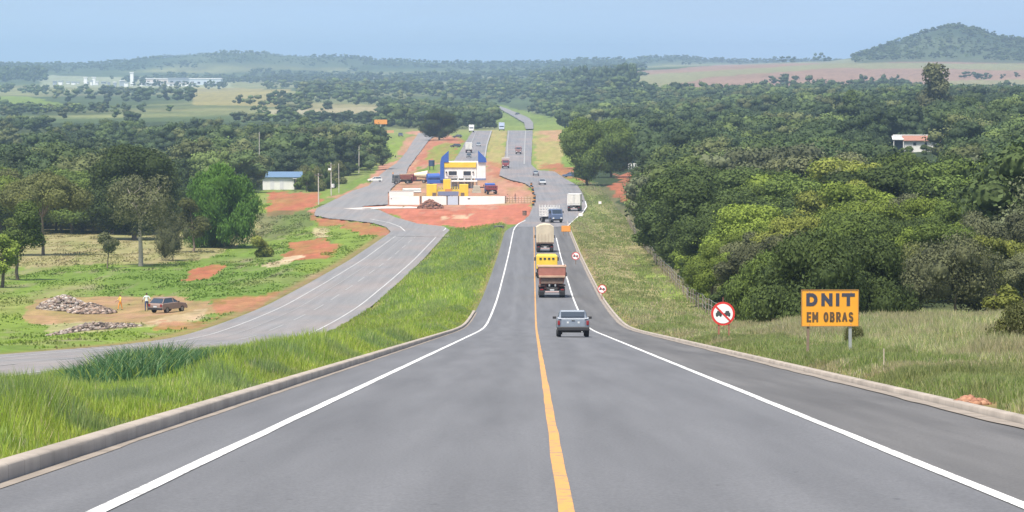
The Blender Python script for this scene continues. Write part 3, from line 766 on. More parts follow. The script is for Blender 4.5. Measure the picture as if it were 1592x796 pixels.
# ================================================================ trees
def ico_mesh(sub):
    bm = bmesh.new(); bmesh.ops.create_icosphere(bm, subdivisions=sub, radius=1.0)
    V = np.array([v.co[:] for v in bm.verts]); T = np.array([[v.index for v in f.verts] for f in bm.faces]); bm.free()
    return V, T
ICO1, ICO2 = ico_mesh(1), ico_mesh(2)
def crown_geo(rs, Rx, h0, h1, lobes, leaf, nleaf, core=.78, style='round', sparse=0.0):
    """leaves spread over many overlapping lobes; returns V, quads, tris, tint"""
    Hc = (h1 - h0); L = []
    for i in range(lobes):
        a = rs.rand() * 2 * np.pi; r = rs.rand() ** .5
        t = rs.rand()
        if style == 'umbrella':
            z = h0 + Hc * (.45 + .3 * (1 - r * r) + .1 * rs.rand()); rr = Rx * (.22 + .12 * rs.rand()); c = (np.cos(a) * r * Rx * .8, np.sin(a) * r * Rx * .8, z)
            sc = (1, 1, .75)
        elif style == 'tall':
            z = h0 + Hc * (.08 + .84 * t); prof = np.sin(np.pi * min(.98, (.15 + .75 * t))) ** .6
            rr = Rx * (.3 + .25 * rs.rand()); c = (np.cos(a) * r * Rx * .65 * prof, np.sin(a) * r * Rx * .65 * prof, z); sc = (1, 1, 1.1)
        elif style == 'bamboo':
            z = h0 + Hc * (.1 + .78 * t * (1 - .5 * r * r) ** .5); rr = Rx * (.22 + .13 * rs.rand()); c = (np.cos(a) * r * Rx * .8, np.sin(a) * r * Rx * .8, z); sc = (1, 1, 1.5)
        else:
            zz = t ** .8
            prof = (1 - (abs(zz - .35) / .75) ** 2) ** .5 if abs(zz - .35) < .75 else .2
            z = h0 + Hc * (.12 + .76 * zz); rr = Rx * (.24 + .17 * rs.rand()) ; c = (np.cos(a) * r * Rx * .76 * prof, np.sin(a) * r * Rx * .76 * prof, z); sc = (1, 1, .78)
        L.append((np.array(c), rr, np.array(sc)))
    C = np.array([l[0] for l in L]); RR = np.array([l[1] for l in L]); SC = np.array([l[2] for l in L])
    m = int(nleaf * 1.9)
    w = RR ** 2; k = rs.choice(lobes, m, p=w / w.sum())
    d = rs.normal(size=(m, 3)); d[:, 2] += .25; d /= np.linalg.norm(d, axis=1)[:, None]
    rad = RR[k] * (.72 + .36 * rs.rand(m)) * (1 + .25 * (rs.rand(m) > .93))
    P = C[k] + d * rad[:, None] * SC[k]
    # drop what is buried inside other lobes
    ins = np.zeros(m, bool)
    for j in range(lobes):
        q = np.linalg.norm((P - C[j]) / SC[j], axis=1) < RR[j] * .66
        ins |= q & (k != j)
    P, d, k = P[~ins][:nleaf], d[~ins][:nleaf], k[~ins][:nleaf]
    n = len(P)
    N = d + rs.normal(size=(n, 3)) * .42; N /= np.linalg.norm(N, axis=1)[:, None]
    A = np.cross(N, rs.normal(size=(n, 3))); A /= np.linalg.norm(A, axis=1)[:, None] + 1e-9
    B = np.cross(N, A)
    s = leaf * (.55 + .8 * rs.rand(n))[:, None]
    if style == 'bamboo': A[:, 2] -= 1.1; A /= np.linalg.norm(A, axis=1)[:, None]; s = s * 1.0
    asp = .22 if style == 'bamboo' else .62
    V = np.stack([P - A * s, P + B * s * asp, P + A * s, P - B * s * asp], 1).reshape(-1, 3)
    q = np.arange(n)[:, None] * 4 + np.arange(4)[None]
    lt = rs.rand(lobes) * .5
    tint = np.repeat(np.clip(lt[k] + rs.rand(n) * .6, 0, 1), 4)
    if core > 0:
        V1, T1 = ICO1
        nv = len(V); jj = 1 + rs.uniform(-.13, .13, (lobes, len(V1), 1))
        CV = (C[:, None, :] + V1[None] * jj * (RR[:, None, None] * core) * SC[:, None, :]).reshape(-1, 3)
        T = (T1[None] + (np.arange(lobes) * len(V1))[:, None, None]).reshape(-1, 3) + nv
        V = np.vstack([V, CV]); tint = np.concatenate([tint, np.clip(np.repeat(lt, len(V1)) + rs.rand(len(CV)) * .45 - .1, 0, 1)])
    else: T = np.zeros((0, 3), int)
    return V, q, T, tint, C
def tube_geo(paths, n=7):
    """paths: list of [(x,y,z,r), ...]"""
    V = []; Q = []
    for p in paths:
        base = len(V); 
        for (x, y, z, r) in p:
            for k in range(n):
                a = 2 * np.pi * k / n; V.append((x + r * np.cos(a), y + r * np.sin(a), z))
        for i in range(len(p) - 1):
            for k in range(n):
                Q.append((base + i * n + k, base + i * n + (k + 1) % n, base + (i + 1) * n + (k + 1) % n, base + (i + 1) * n + k))
    return np.array(V), np.array(Q)
def trunk_geo(rs, h0, targets, r0, fork=.5, nlimb=6, twigs=False):
    th = h0 + .5
    paths = []; lean = rs.normal(size=2) * .15
    pts = [(0, 0, -.6, r0 * 1.25), (0, 0, .15, r0)]
    for i in range(1, 5):
        t = i / 4; pts.append((lean[0] * t + rs.normal() * .05, lean[1] * t + rs.normal() * .05, th * t, r0 * (1 - .45 * t)))
    paths.append(pts)
    bx, by, bz, br = pts[-1]; sx, sy, sz, sr = pts[-2]
    for c in targets[:nlimb]:
        z0 = sz if c[2] < bz + 1 else bz
        p = []
        for i in range(5):
            t = i / 4
            p.append((lerp(sx if z0 == sz else bx, c[0], t) + rs.normal() * .06 * i, lerp(sy if z0 == sz else by, c[1], t) + rs.normal() * .06 * i, lerp(z0, c[2], t ** .9), max(.03, br * (.7 - .55 * t))))
        paths.append(p)
        if twigs:
            for _ in range(7):
                t0 = rs.randint(1, 4); q0 = p[t0]; d = rs.normal(size=3); d[2] = abs(d[2]) + .7; d /= np.linalg.norm(d)
                ln = 1.2 + 1.6 * rs.rand()
                paths.append([(q0[0] + d[0] * ln * t, q0[1] + d[1] * ln * t, q0[2] + d[2] * ln * t, .07 * (1 - t) + .02) for t in (0, .5, 1)])
    return tube_geo(paths, 6)
BARK = mat('bark', (.16, .125, .09), .9, 0, .2, 2, .4); BARKP = mat('pale_bark', (.38, .34, .28), .9, 0, .2, 2, .3)
LM = {'dark': leaf_mat('leaf_dark', (.060, .090, .027)), 'mid': leaf_mat('leaf_mid', (.095, .140, .033)), 'bright': leaf_mat('leaf_bright', (.145, .20, .036)),
      'yellow': leaf_mat('leaf_yellowish', (.175, .205, .045)), 'grey': leaf_mat('leaf_grey', (.115, .130, .066)), 'bamboo': leaf_mat('leaf_bamboo', (.095, .20, .032)),
      'olive': leaf_mat('leaf_olive', (.11, .125, .045))}
PROTO = {}
def proto(key, seed, Rx, H, h0, lobes, leaf, nleaf, style='round', r0=.22, core=.78, twigs=False):
    rs = np.random.RandomState(seed)
    V, q, T, tint, C = crown_geo(rs, Rx, h0, H, lobes, leaf, nleaf, core, style)
    cm = np_mesh('crown', V, [q, T], tint=tint); cm.materials.append(LM['mid'])
    order = np.argsort(-C[:, 2] + rs.rand(len(C)) * 3)
    TV, TQ = trunk_geo(rs, max(h0, .6) + .15 * (H - h0), [C[i] for i in order], r0, nlimb=min(8, lobes), twigs=twigs)
    tm = np_mesh('trunk', TV, TQ, smooth=True); tm.materials.append(BARK)
    PROTO[key] = (cm, tm, H, Rx)
for i in range(6): proto(('near', i), 100 + i, 3.4, 6.0, .5, 17, .10, 10500)
for i in range(6): proto(('mid', i), 120 + i, 4.2, 8.5, 1.0, 19, .165, 8500)
for i in range(3): proto(('bush', i), 140 + i, 2.0, 2.6, -.1, 9, .12, 2200, r0=.09)
def tree(kind, a, D, h, w, colr, label, group=None, name='tree', z=None, rot=None, bark=None, cat='tree', X=None):
    cm, tm, H0, R0 = PROTO[kind]
    if X is None: X = atD(a, D)
    t = empty(name, (X, D, (G(X, D) if z is None else z) - .05), rot if rot is not None else random.uniform(0, 6.28), label, cat, group)
    t.scale = (w / (2 * R0), w / (2 * R0), h / H0)
    c = link('crown', cm, t); c.material_slots[0].link = 'OBJECT'; c.material_slots[0].material = LM[colr]
    k = link('trunk', tm, t)
    if bark: k.material_slots[0].link = 'OBJECT'; k.material_slots[0].material = bark
    return t
# --- trees one can tell apart
proto('umbrella', 201, 6.8, 12.2, 3.6, 26, .17, 15000, 'umbrella', .26)
proto('bigdark', 202, 8.6, 15.5, 1.0, 40, .24, 17000, 'round', .45)
proto('paletree', 203, 5.6, 12.6, 4.5, 26, .17, 7600, 'round', .34, core=0, twigs=True)
proto('bamboo', 204, 6.4, 13.2, .2, 34, .34, 26000, 'bamboo', .2, core=.7)
proto('layered', 205, 3.6, 9.4, 2.6, 13, .15, 5200, 'round', .22, core=.6)
proto('layeredb', 206, 2.6, 6.2, 1.6, 9, .15, 3200, 'round', .2, core=.6)
proto('small', 207, 2.2, 4.6, 2.0, 8, .13, 2200, 'round', .1, core=.55)
proto('eucalypt', 208, 6.2, 22, 5.5, 20, .55, 3200, 'tall', .45, core=.5)
proto('narrow', 209, 3.8, 15, 1.5, 16, .45, 2600, 'tall', .3)
proto('greybush', 210, 4.4, 5.0, .3, 24, .10, 9500, 'round', .14, core=.6)
proto('bigbush', 211, 4.9, 5.4, -.1, 30, .13, 15000, 'round', .2)
proto('shrub', 213, 2.4, 2.6, .0, 14, .07, 6000, 'round', .05, core=0)
proto('roundtop', 212, 7.4, 12.5, 2.6, 26, .4, 5200, 'umbrella', .5)
tree('umbrella', 66, 520, 12.6, 13.6, 'olive', 'broad umbrella crowned grey green tree on a thin bare trunk in the dry field', name='umbrella_tree')
tree('bigdark', 208, 610, 15.6, 17.6, 'dark', 'very large dark green tree behind the pale leafless looking tree', name='broadleaf_tree')
tree('paletree', 218, 478, 12.6, 11.5, 'grey', 'thin leaved tree with pale whitish trunk and branches showing', name='savanna_tree', bark=BARKP, rot=1.0)
tree('bamboo', 348, 560, 12.6, 12.6, 'bamboo', 'feathery bright green bamboo clump left of the white shed', name='bamboo_clump', cat='bamboo')
tree(('bush', 1), 403, 520, 3.6, 4.6, 'yellow', 'yellow green bush at the right foot of the bamboo clump', name='bush', cat='bush')
tree('layered', 26, 425, 9.4, 7.6, 'mid', 'layered tree with clumped crown at the left edge of the dry field', name='savanna_tree', rot=.4)
tree('layeredb', 2, 400, 6.2, 6.0, 'bright', 'bright green low tree cut by the left edge of the picture', name='savanna_tree', rot=2.)
tree('small', 166, 470, 4.7, 4.4, 'grey', 'small thin stemmed tree just left of the pale trunked tree', name='savanna_tree')
tree('greybush', 268, 500, 6.6, 5.6, 'grey', 'grey green bushy tree at the right foot of the pale trunked tree', name='savanna_tree')
tree('layered', 300, 540, 8.2, 7.0, 'olive', 'olive tree between the pale trunked tree and the bamboo', name='savanna_tree', rot=3.)
tree('bigdark', 683, 1530, 12.8, 17.5, 'dark', 'dark round topped tree standing alone beside the left carriageway', name='broadleaf_tree')
tree('bigdark', 913, 930, 17.0, 14.5, 'mid', 'tall dark tree at the roadside where the wood meets the junction', name='broadleaf_tree', rot=2.2)
tree('bigdark', 950, 1010, 16, 15, 'mid', 'wide green tree right behind the tall dark roadside tree', name='broadleaf_tree', rot=4.2)
tree('roundtop', 896, 1100, 13.5, 13, 'mid', 'spreading tree leaning over the far roadside beside the junction', name='broadleaf_tree', rot=.8)
tree('eucalypt', 1452, 1200, 23.5, 13, 'grey', 'tallest tree of the wood, an open crowned eucalyptus above the white house', name='eucalyptus_tree', bark=BARKP)
tree('narrow', 1323, 1300, 16, 7.5, 'dark', 'narrow dark pointed tree left of the tall eucalyptus', name='eucalyptus_tree')
tree('roundtop', 1502, 1240, 13, 21, 'dark', 'dark round tree just right of the tall eucalyptus', name='broadleaf_tree')
tree('bigbush', 1255, 208, 5.4, 7.6, 'dark', 'dense dark bush tree directly behind the yellow works sign', name='bush_tree', rot=.5)
tree('bigbush', 1352, 222, 5.0, 7.0, 'dark', 'dark low bush tree right of the yellow works sign', name='bush_tree', rot=2.5)
tree('bigbush', 1190, 232, 4.6, 5.4, 'mid', 'green bush tree between the round sign and the works sign', name='bush_tree', rot=1.5)
tree('greybush', 1488, 236, 5.2, 8.2, 'grey', 'grey green fine leaved bush tree behind the tall grass', name='bush_tree')
tree('greybush', 1420, 262, 4.6, 6.2, 'olive', 'olive fine leaved bush between the dark bush and the grey one', name='bush_tree', rot=1.)
tree(('near', 2), 1106, 300, 5.2, 5.2, 'bright', 'bright green round tree above the round sign by the fence', name='broadleaf_tree')
tree('shrub', 1600, 98, 1.7, 2.2, 'olive', 'straggly olive shrub in the tall grass at the right edge', name='shrub', cat='shrub')
tree(('bush', 0), 1585, 205, 2.2, 4.4, 'yellow', 'yellow green bush at the right edge behind the tall grass', name='bush', cat='bush')
tree('shrub', 1335, 118, 1.0, 1.1, 'olive', 'low weedy shrub in the grass right of the works sign', name='shrub', cat='shrub', rot=2)
# --- the woods, tree by tree up to the limit, farther ones massed
OCC = [(66, 520, 7), (208, 610, 9)]
spots_r, spots_l = [], []
rs = np.random.RandomState(33)
def fence_u(Y): return 14.2 + .0095 * (Y - 300)
CLEAR = [  # (a0,a1,Y0,Y1) kept open
    (1372, 1492, 690, 1030), (880, 1010, 640, 1100)]
def blocked(a, Y):
    for a0, a1, y0, y1 in CLEAR:
        if a0 < a < a1 and y0 < Y < y1: return True
    return False
def jgrid(y0, y1, sp, a0, a1, f=1.0):
    out = []; y = y0
    while y < y1:
        s = sp(y); x = atD(a0, y) + rs.rand() * s
        while x < atD(a1, y):
            out.append((x + (rs.rand() - .5) * s * .6, y + (rs.rand() - .5) * s * .6)); x += s
        y += s * f
    return out
cand = []
for (X, Y) in jgrid(238, 1700, lambda y: 5.0 + .0056 * y, 960, 1700):
    a = 796 + X / Y * F
    if Y < 900 and u_of(X, Y) < fence_u(Y) + 1.6: continue
    if Y >= 900 and a < 975 + (Y < 1200) * 10 - sstep(1300, 1700, Y) * 70: continue
    if Y > 560 and rs.rand() < .08: continue
    if blocked(a, Y): continue
    if Y < 330 and a > 1150 and Y < 262: continue
    cand.append((X, Y, 'R'))
for (X, Y) in jgrid(640, 1700, lambda y: 4.2 + .0045 * y, -120, 600):
    a = 796 + X / Y * F
    yy = row_of(X, Y)
    if Y < 900 and a > 255: continue
    if a > 395 and Y < 1010: continue
    lim = 590 if Y > 1150 else np.interp(Y, [1000, 1150], [545, 575])
    if a > lim: continue
    if a > 490 and Y < 1090: continue
    if a < 300 and Y > 900 and fbm(np.array([X / 30.]), np.array([Y / 90.]), 501)[0] > .5: continue
    if a > 330 and Y > 1580: continue
    cand.append((X, Y, 'L'))
def shown(c): return (9 if c[2] == 'L' else 7) / c[1] * (1 if -20 < 796 + c[0] / c[1] * F < 1612 else .2)
cand.sort(key=lambda c: -shown(c))
nR = 0; rest = []
NAMES = {'dark': 'dark green', 'mid': 'mid green', 'bright': 'bright green', 'yellow': 'yellow green', 'grey': 'grey green', 'olive': 'olive'}
def colour_at(X, Y, side):
    v = float(fbm(np.array([X / 22.]), np.array([Y / 55.]), 301)[0]) + (rs.rand() - .5) * .22
    if side == 'R' and Y < 650:
        return 'dark' if v < .45 else 'mid' if v < .53 else 'bright' if v < .61 else 'yellow' if v < .65 else 'grey'
    return 'dark' if v < .5 else 'mid' if v < .62 else 'olive' if v < .69 else 'bright'
limit = 262
for (X, Y, sd_) in cand:
    if nR >= limit or Y > 1000: rest.append((X, Y, sd_)); continue
    nR += 1
    cl_ = colour_at(X, Y, sd_)
    a = 796 + X / Y * F
    if sd_ == 'R':
        h = lerp(5.4, 9.2, float(sstep(250, 520, Y))) * random.uniform(.62, 1.25); w = h * random.uniform(1.0, 1.5)
        band = 'behind the roadside fence' if Y < 330 else 'in the middle of the right hand wood' if Y < 450 else 'deep in the right hand wood'
    else:
        h = random.uniform(8, 11.5); w = h * random.uniform(1.0, 1.3); band = 'in the wood behind the dry left field'
    kd = ('near', random.randrange(6)) if Y < 380 else ('mid', random.randrange(6))
    lab = f"{NAMES[cl_]} leafy tree {band}"
    tree(kd, 0, Y, h, w, cl_, lab, f"{NAMES[cl_]} trees {band}", name='broadleaf_tree', X=X)
for i, (a, Y) in enumerate([(1398, 965), (1418, 950), (1440, 968), (1462, 972), (1478, 985)]):
    tree(('bush', i % 3), a, Y, random.uniform(2.6, 3.6), random.uniform(4.5, 6.5), 'mid', 'mid green shrub in front of the white house on the right', 'shrubs in front of the white house', name='shrub', cat='shrub')
for i in range(34):   # scrub between the white shed and the side road
    Y = random.uniform(905, 1160); a = random.uniform(472, float(np.interp(Y, [905, 1000, 1160], [492, 532, 572])))
    c_ = random.choice(['mid', 'dark', 'olive'])
    tree(('bush', i % 3), a, Y, random.uniform(3.0, 6.2), random.uniform(4, 7), c_, f"{NAMES[c_]} scrub bush between the white shed and the side road", f"{NAMES[c_]} scrub by the side road", name='bush', cat='bush')
for i, (y0) in enumerate(np.linspace(245, 610, 26)):   # bushes under the wood's edge
    X = x_of(fence_u(y0) + random.uniform(.9, 2.6), y0)
    c_ = random.choice(['mid', 'bright', 'dark'])
    tree(('bush', i % 3), 0, y0, random.uniform(1.6, 2.8), random.uniform(2.4, 4), c_, f"{NAMES[c_]} bush at the foot of the wood along the fence", f"{NAMES[c_]} bushes along the fence", name='bush', cat='bush', X=X)
def woodland():
    rs = np.random.RandomState(44)
    LOD = {}
    def tmpl(key, n, nl, leaf, lob, core):
        r2 = np.random.RandomState(hash(key) % 1000 + 5 if isinstance(key, int) else 5)
        LOD[key] = []
        for i in range(n):
            r2 = np.random.RandomState(key * 50 + i)
            V, q, T, tint, C = crown_geo(r2, 1.0, .05, 1.7, lob, leaf, nl, core, 'round')
            LOD[key].append((V, q, T, tint))
    tmpl(0, 4, 3600, .034, 15, .7); tmpl(1, 8, 1900, .041, 14, .76); tmpl(2, 8, 720, .055, 12, .82); tmpl(3, 7, 170, .085, 9, .88); tmpl(4, 6, 26, .15, 5, .92)
    items = []   # X,Y,w,h,lod,colour
    def add(X, Y, w, h, lod, c): items.append((X, Y, w, h, lod, c))
    PAL = {'dark': (.045, .070, .025), 'mid': (.070, .102, .031), 'bright': (.108, .145, .040), 'olive': (.10, .115, .042), 'grey': (.105, .12, .06), 'yellow': (.15, .17, .04)}
    for (X, Y, s) in rest:
        h = rs.uniform(8.5, 13); h *= rs.uniform(.62, 1.18) * (.75 if s == 'L' and Y > 1350 else 1) * (.62 if (1370 < 796 + X / Y * F < 1495 and 560 < Y < 760) else 1); add(X, Y, h * rs.uniform(1.05, 1.5), h, 0 if Y < 520 else 1 if Y < 1000 else 2, PAL[colour_at(X, Y, s)])
    # 1700-2700: dense bands
    for (X, Y) in jgrid(1700, 2750, lambda y: 11 + .002 * y, -150, 1750, 1.15):
        a = 796 + X / Y * F; yy = row_of(X, Y)
        if inpoly(np.array([a]), np.array([yy]), [(735, 160), (760, 163), (835, 180), (884, 186), (880, 206), (640, 206), (650, 195), (720, 200), (765, 203), (768, 175)])[0] and 766 < a < 884: continue
        if 590 < a < 790 and Y < 1850: continue
        if a < 590 and fbm(np.array([X / 90.]), np.array([Y / 160.]), 401)[0] > .41: continue
        h = rs.uniform(9, 13) * (.62 if a < 600 else 1); add(X, Y, h * rs.uniform(1.1, 1.5) * (1.2 if a < 600 else 1), h, 3, PAL[colour_at(X, Y, 'L')])
    # 2750-5000: patchy
    for (X, Y) in jgrid(2750, 5000, lambda y: 15 + .003 * y, -150, 1020, 1.6):
        a = 796 + X / Y * F; yy = row_of(X, Y)
        if 765 < a < 835 and yy > 164: continue
        if 205 < a < 355 and yy < 136: continue
        if 60 < a < 205 and yy < 131 : continue
        dn = fbm(np.array([X / 150.]), np.array([Y / 330.]), 402)[0]
        thr = .44 if a < 470 else .6
        if a > 840: thr = .8
        skip = False
        for poly in ([(0, 150), (60, 150), (130, 168), (60, 172), (0, 175)], [(300, 138), (450, 140), (440, 162), (300, 162)], [(470, 163), (680, 164), (660, 175), (480, 177)]):
            if inpoly(np.array([a]), np.array([yy]), poly)[0]: skip = True
        if skip and rs.rand() > .12: continue
        if dn > thr: continue
        if a > 985 and yy < 140: continue
        h = rs.uniform(9, 14); add(X, Y, h * rs.uniform(1.3, 2.0), h, 4, PAL[colour_at(X, Y, 'L')])
    # tree rows and clumps on the ploughed slope to the right
    def row(p0, p1, n, w, h, jy=1.0):
        for i in range(n):
            t = rs.rand(); X, Y, Z = pix(lerp(p0[0], p1[0], t), lerp(p0[1], p1[1], t) + rs.uniform(-jy, jy)); add(X, Y, w * rs.uniform(.7, 1.3), h * rs.uniform(.7, 1.2), 4, PAL['dark'])
    row((1330, 142), (1400, 140), 26, 13, 12, 2); row((1400, 140), (1440, 148), 10, 14, 12, 2); row((1195, 129), (1235, 130), 4, 14, 9)
    row((1480, 122), (1592, 123), 12, 12, 8, 2); row((1050, 101), (1330, 94), 24, 22, 12, 1.5); row((1500, 150), (1600, 152), 14, 14, 12, 1.5); row((1480, 148), (1600, 148), 8, 12, 10)
    row((1210, 138), (1480, 150), 40, 14, 11, 3); row((850, 135), (985, 134), 80, 15, 20, 4)
    row((0, 124), (70, 124), 90, 22, 22, 4); row((380, 128), (800, 126), 120, 22, 14, 4); row((205, 133), (360, 138), 30, 14, 10, 2)
    row((740, 118), (1000, 116), 50, 20, 14, 5)
    # skyline trees on the far ridges
    for i in range(1500):
        a = rs.uniform(-60, 1330); Y = rs.uniform(7700, 8500); X = atD(a, Y); q = rs.uniform(.6, 1.2)
        if fbm(np.array([X / 120.]), np.array([7.]), 77)[0] > .6: q *= .6
        add(X, Y, 15 * q, 7 * q, 4, PAL[['dark', 'mid'][i % 2]])
    for i in range(1500):
        a = rs.uniform(-60, 1000); Y = rs.uniform(5700, 7700); X = atD(a, Y)
        if fbm(np.array([X / 200.]), np.array([Y / 400.]), 78)[0] > .5: continue
        add(X, Y, rs.uniform(14, 28), rs.uniform(8, 12), 4, PAL['dark'])
    for i in range(900):
        a = rs.uniform(1300, 1660); Y = rs.uniform(4900, 5900); X = atD(a, Y)
        hr = np.interp(a, [p[0] for p in HILLR], [p[1] for p in HILLR])
        if hr < 8: continue
        add(X, Y, rs.uniform(9, 17), rs.uniform(4.5, 8), 4, PAL[['dark', 'mid'][rs.randint(2)]])
    XA = np.array([i[0] for i in items]); YA = np.array([i[1] for i in items]); ZA = ground(XA, YA)
    VV, QQ, TT, CC = [], [], [], []; off = 0
    for k, (X, Y, w, h, lod, c) in enumerate(items):
        V, q, T, tint = LOD[lod][rs.randint(len(LOD[lod]))]
        an = rs.rand() * 6.28; ca, sa = math.cos(an), math.sin(an)
        W = np.empty_like(V)
        W[:, 0] = (V[:, 0] * ca - V[:, 1] * sa) * w / 2 + X; W[:, 1] = (V[:, 0] * sa + V[:, 1] * ca) * w / 2 + Y
        W[:, 2] = V[:, 2] * h / 1.7 + ZA[k] - .04 * h
        VV.append(W); QQ.append(q + off); TT.append(T + off); off += len(V)
        cc = np.array(c) * rs.uniform(.65, 1.35)
        CC.append(cc[None] * (.8 + .45 * tint[:, None]) * np.array([1, 1, 1]))
    o = link('woodland', np_mesh('woodland', np.vstack(VV), [np.vstack(QQ), np.vstack(TT)], cols=np.vstack(CC)), None, attr_mat('far_leaves', .7, .15, None))
    tag(o, 'farther woods and tree rows reaching to the hills', 'woods', kind='stuff')
    print('woodland crowns', len(items), 'faces', sum(len(q) for q in QQ))
tick('trees')
woodland(); tick('woodland')
#OBJECTS#
# ================================================================ materials of the made things
def M(name, col, rough=.5, metal=0, var=.06, scale=3, **k): return mat(name, col, rough, metal, var, scale, **k)
TYRE = M('tyre_rubber', (.018, .018, .018), .85); RIM = M('wheel_steel', (.28, .28, .28), .5, .6); GLASS = M('window_glass', (.035, .05, .07), .12, 0, .02, spec=.8)
BLACKP = M('black_plastic', (.022, .022, .024), .6); REDL = M('tail_lamp_red', (.20, .01, .012), .4); WHITEP = M('white_paint', (.68, .67, .64), .45, 0, .12, 1.5)
SILV = M('silver_blue_paint', (.19, .22, .265), .35, .3); DKGREY = M('dark_chassis', (.05, .048, .045), .8, 0, .2); YEL = M('yellow_paint', (.70, .48, .045), .5, 0, .12, 1.2)
BLUE = M('blue_paint', (.035, .10, .36), .5); MAROON = M('maroon_paint', (.20, .035, .04), .6); REDB = M('red_brown_paint', (.27, .10, .075), .7, 0, .15, 2)
TAN = M('dusty_tan', (.40, .27, .19), .85, 0, .15, 2); BROWN = M('dusty_brown', (.16, .11, .085), .9, 0, .25, 3); CREAM = M('cream_tarp', (.50, .43, .32), .8, 0, .15, 1.2, bump=.3)
PLATE = M('number_plate', (.50, .52, .52), .5); LAMPW = M('lamp_white', (.8, .8, .78), .3); WOOD = M('weathered_wood', (.20, .15, .11), .85, 0, .2, 4, bump=.3)
STEELG = M('galvanised_steel', (.36, .38, .38), .5, .3); ORANGE = M('orange_board', (.76, .34, .035), .35, 0, .09, 2.2); INK = M('dark_lettering', (.045, .05, .075), .6); INKB = M('brown_lettering', (.10, .06, .03), .6)
SIGNR = M('sign_red', (.58, .035, .03), .5); SIGNW = M('sign_white', (.78, .78, .77), .5); SIGNO = M('sign_orange', (.72, .30, .06), .5)
WALLW = M('white_wall', (.70, .69, .66), .8, 0, .1, .5); ROOFB = M('blue_grey_roof', (.10, .17, .27), .6); TILE = M('clay_tile', (.30, .145, .105), .8, 0, .15, 3); ROOFW = M('pale_metal_roof', (.62, .62, .6), .5)
CONCP = M('pole_concrete', (.50, .47, .42), .85, 0, .1); DARKIN = M('dark_opening', (.02, .025, .035), .6)
def place(name, x, y, yaw, label, cat, group=None, D=None, dz=0):
    if D is None: X, Y, Z = pix(x, y)
    else: X, Y = atD(x, D), D; Z = G(X, Y)
    c, s = math.cos(yaw), math.sin(yaw)
    f = G(X - s * 2, Y + c * 2) - G(X + s * 2, Y - c * 2)
    return empty(name, (X, Y, Z + dz + .03 + .2 * float(sstep(550, 1100, Y))), yaw, label, cat, group, pitch=math.atan2(f, 4))
def wheel(p, x, y, r, w=.2, rim=True):
    b = MB(); b.cyl((x, y, r), r, w, 'X', 18); o = b.build('wheel', TYRE, p, .02)
    if rim:
        b = MB(); b.cyl((x + (.5 * w - .04) * (1 if x > 0 else -1), y, r), r * .58, .1, 'X', 14); b.build('rim', RIM, o)
    return o
def car(name, x, y, yaw, paint, label, group=None, D=None, L=4.1, W=1.66, H=1.45, cat='car'):
    t = place(name, x, y, yaw, label, cat, group, D)
    h = W / 2; l = L / 2; b = MB()
    b.prism([(-l, .34), (-l, .78), (-l + .1, .92), (l - 1.25, .95), (l - .2, .80), (l, .62), (l, .34)], -h, h); b.build('body', paint, t, .05)
    b = MB()
    zb, zt = .93, H
    pts = [(-l + .12, zb), (-l + .55, zt - .04), (l - 1.95, zt - .04), (l - 1.2, zb)]
    B = [b.bm.verts.new((-h + .05, p, q)) if q == zb else b.bm.verts.new((-h + .2, p, q)) for p, q in pts]; C = [b.bm.verts.new((h - .05, p, q)) if q == zb else b.bm.verts.new((h - .2, p, q)) for p, q in pts]
    b.bm.faces.new(B); b.bm.faces.new(C[::-1])
    for i in range(4): b.bm.faces.new([B[i], C[i], C[(i + 1) % 4], B[(i + 1) % 4]])
    b.build('window', GLASS, t)
    b = MB(); b.box((0, (-l + .55 + l - 1.95) / 2, H - .03), (W - .38, L - 2.45, .06), .02)
    for sx in (-1, 1):
        b.tube((sx * (h - .06), -l + .13, zb), (sx * (h - .2), -l + .55, zt - .02), .035); b.tube((sx * (h - .06), l - 1.2, zb), (sx * (h - .2), l - 1.95, zt - .02), .035); b.tube((sx * (h - .05), -.15, zb), (sx * (h - .2), -.15, zt - .02), .03)
    b.build('roof', paint, t)
    part('bumper', BLACKP, t, ((0, -l - .02, .42), (W - .06, .12, .2), .03)); part('bumper', BLACKP, t, ((0, l + .02, .42), (W - .06, .12, .2), .03))
    for sx in (-1, 1):
        part('tail_light', REDL, t, ((sx * (h - .14), -l - .005, .74), (.2, .05, .22), .01)); part('headlight', LAMPW, t, ((sx * (h - .22), l - .02, .62), (.32, .08, .14), .01))
        part('mirror', BLACKP, t, ((sx * (h + .07), l - 1.35, .98), (.14, .08, .11), .02))
        for sy in (-1, 1): wheel(t, sx * (h - .1), sy * (l - .75), .3, .2)
    part('number_plate', PLATE, t, ((0, -l - .03, .62), (.4, .03, .13)))
    return t
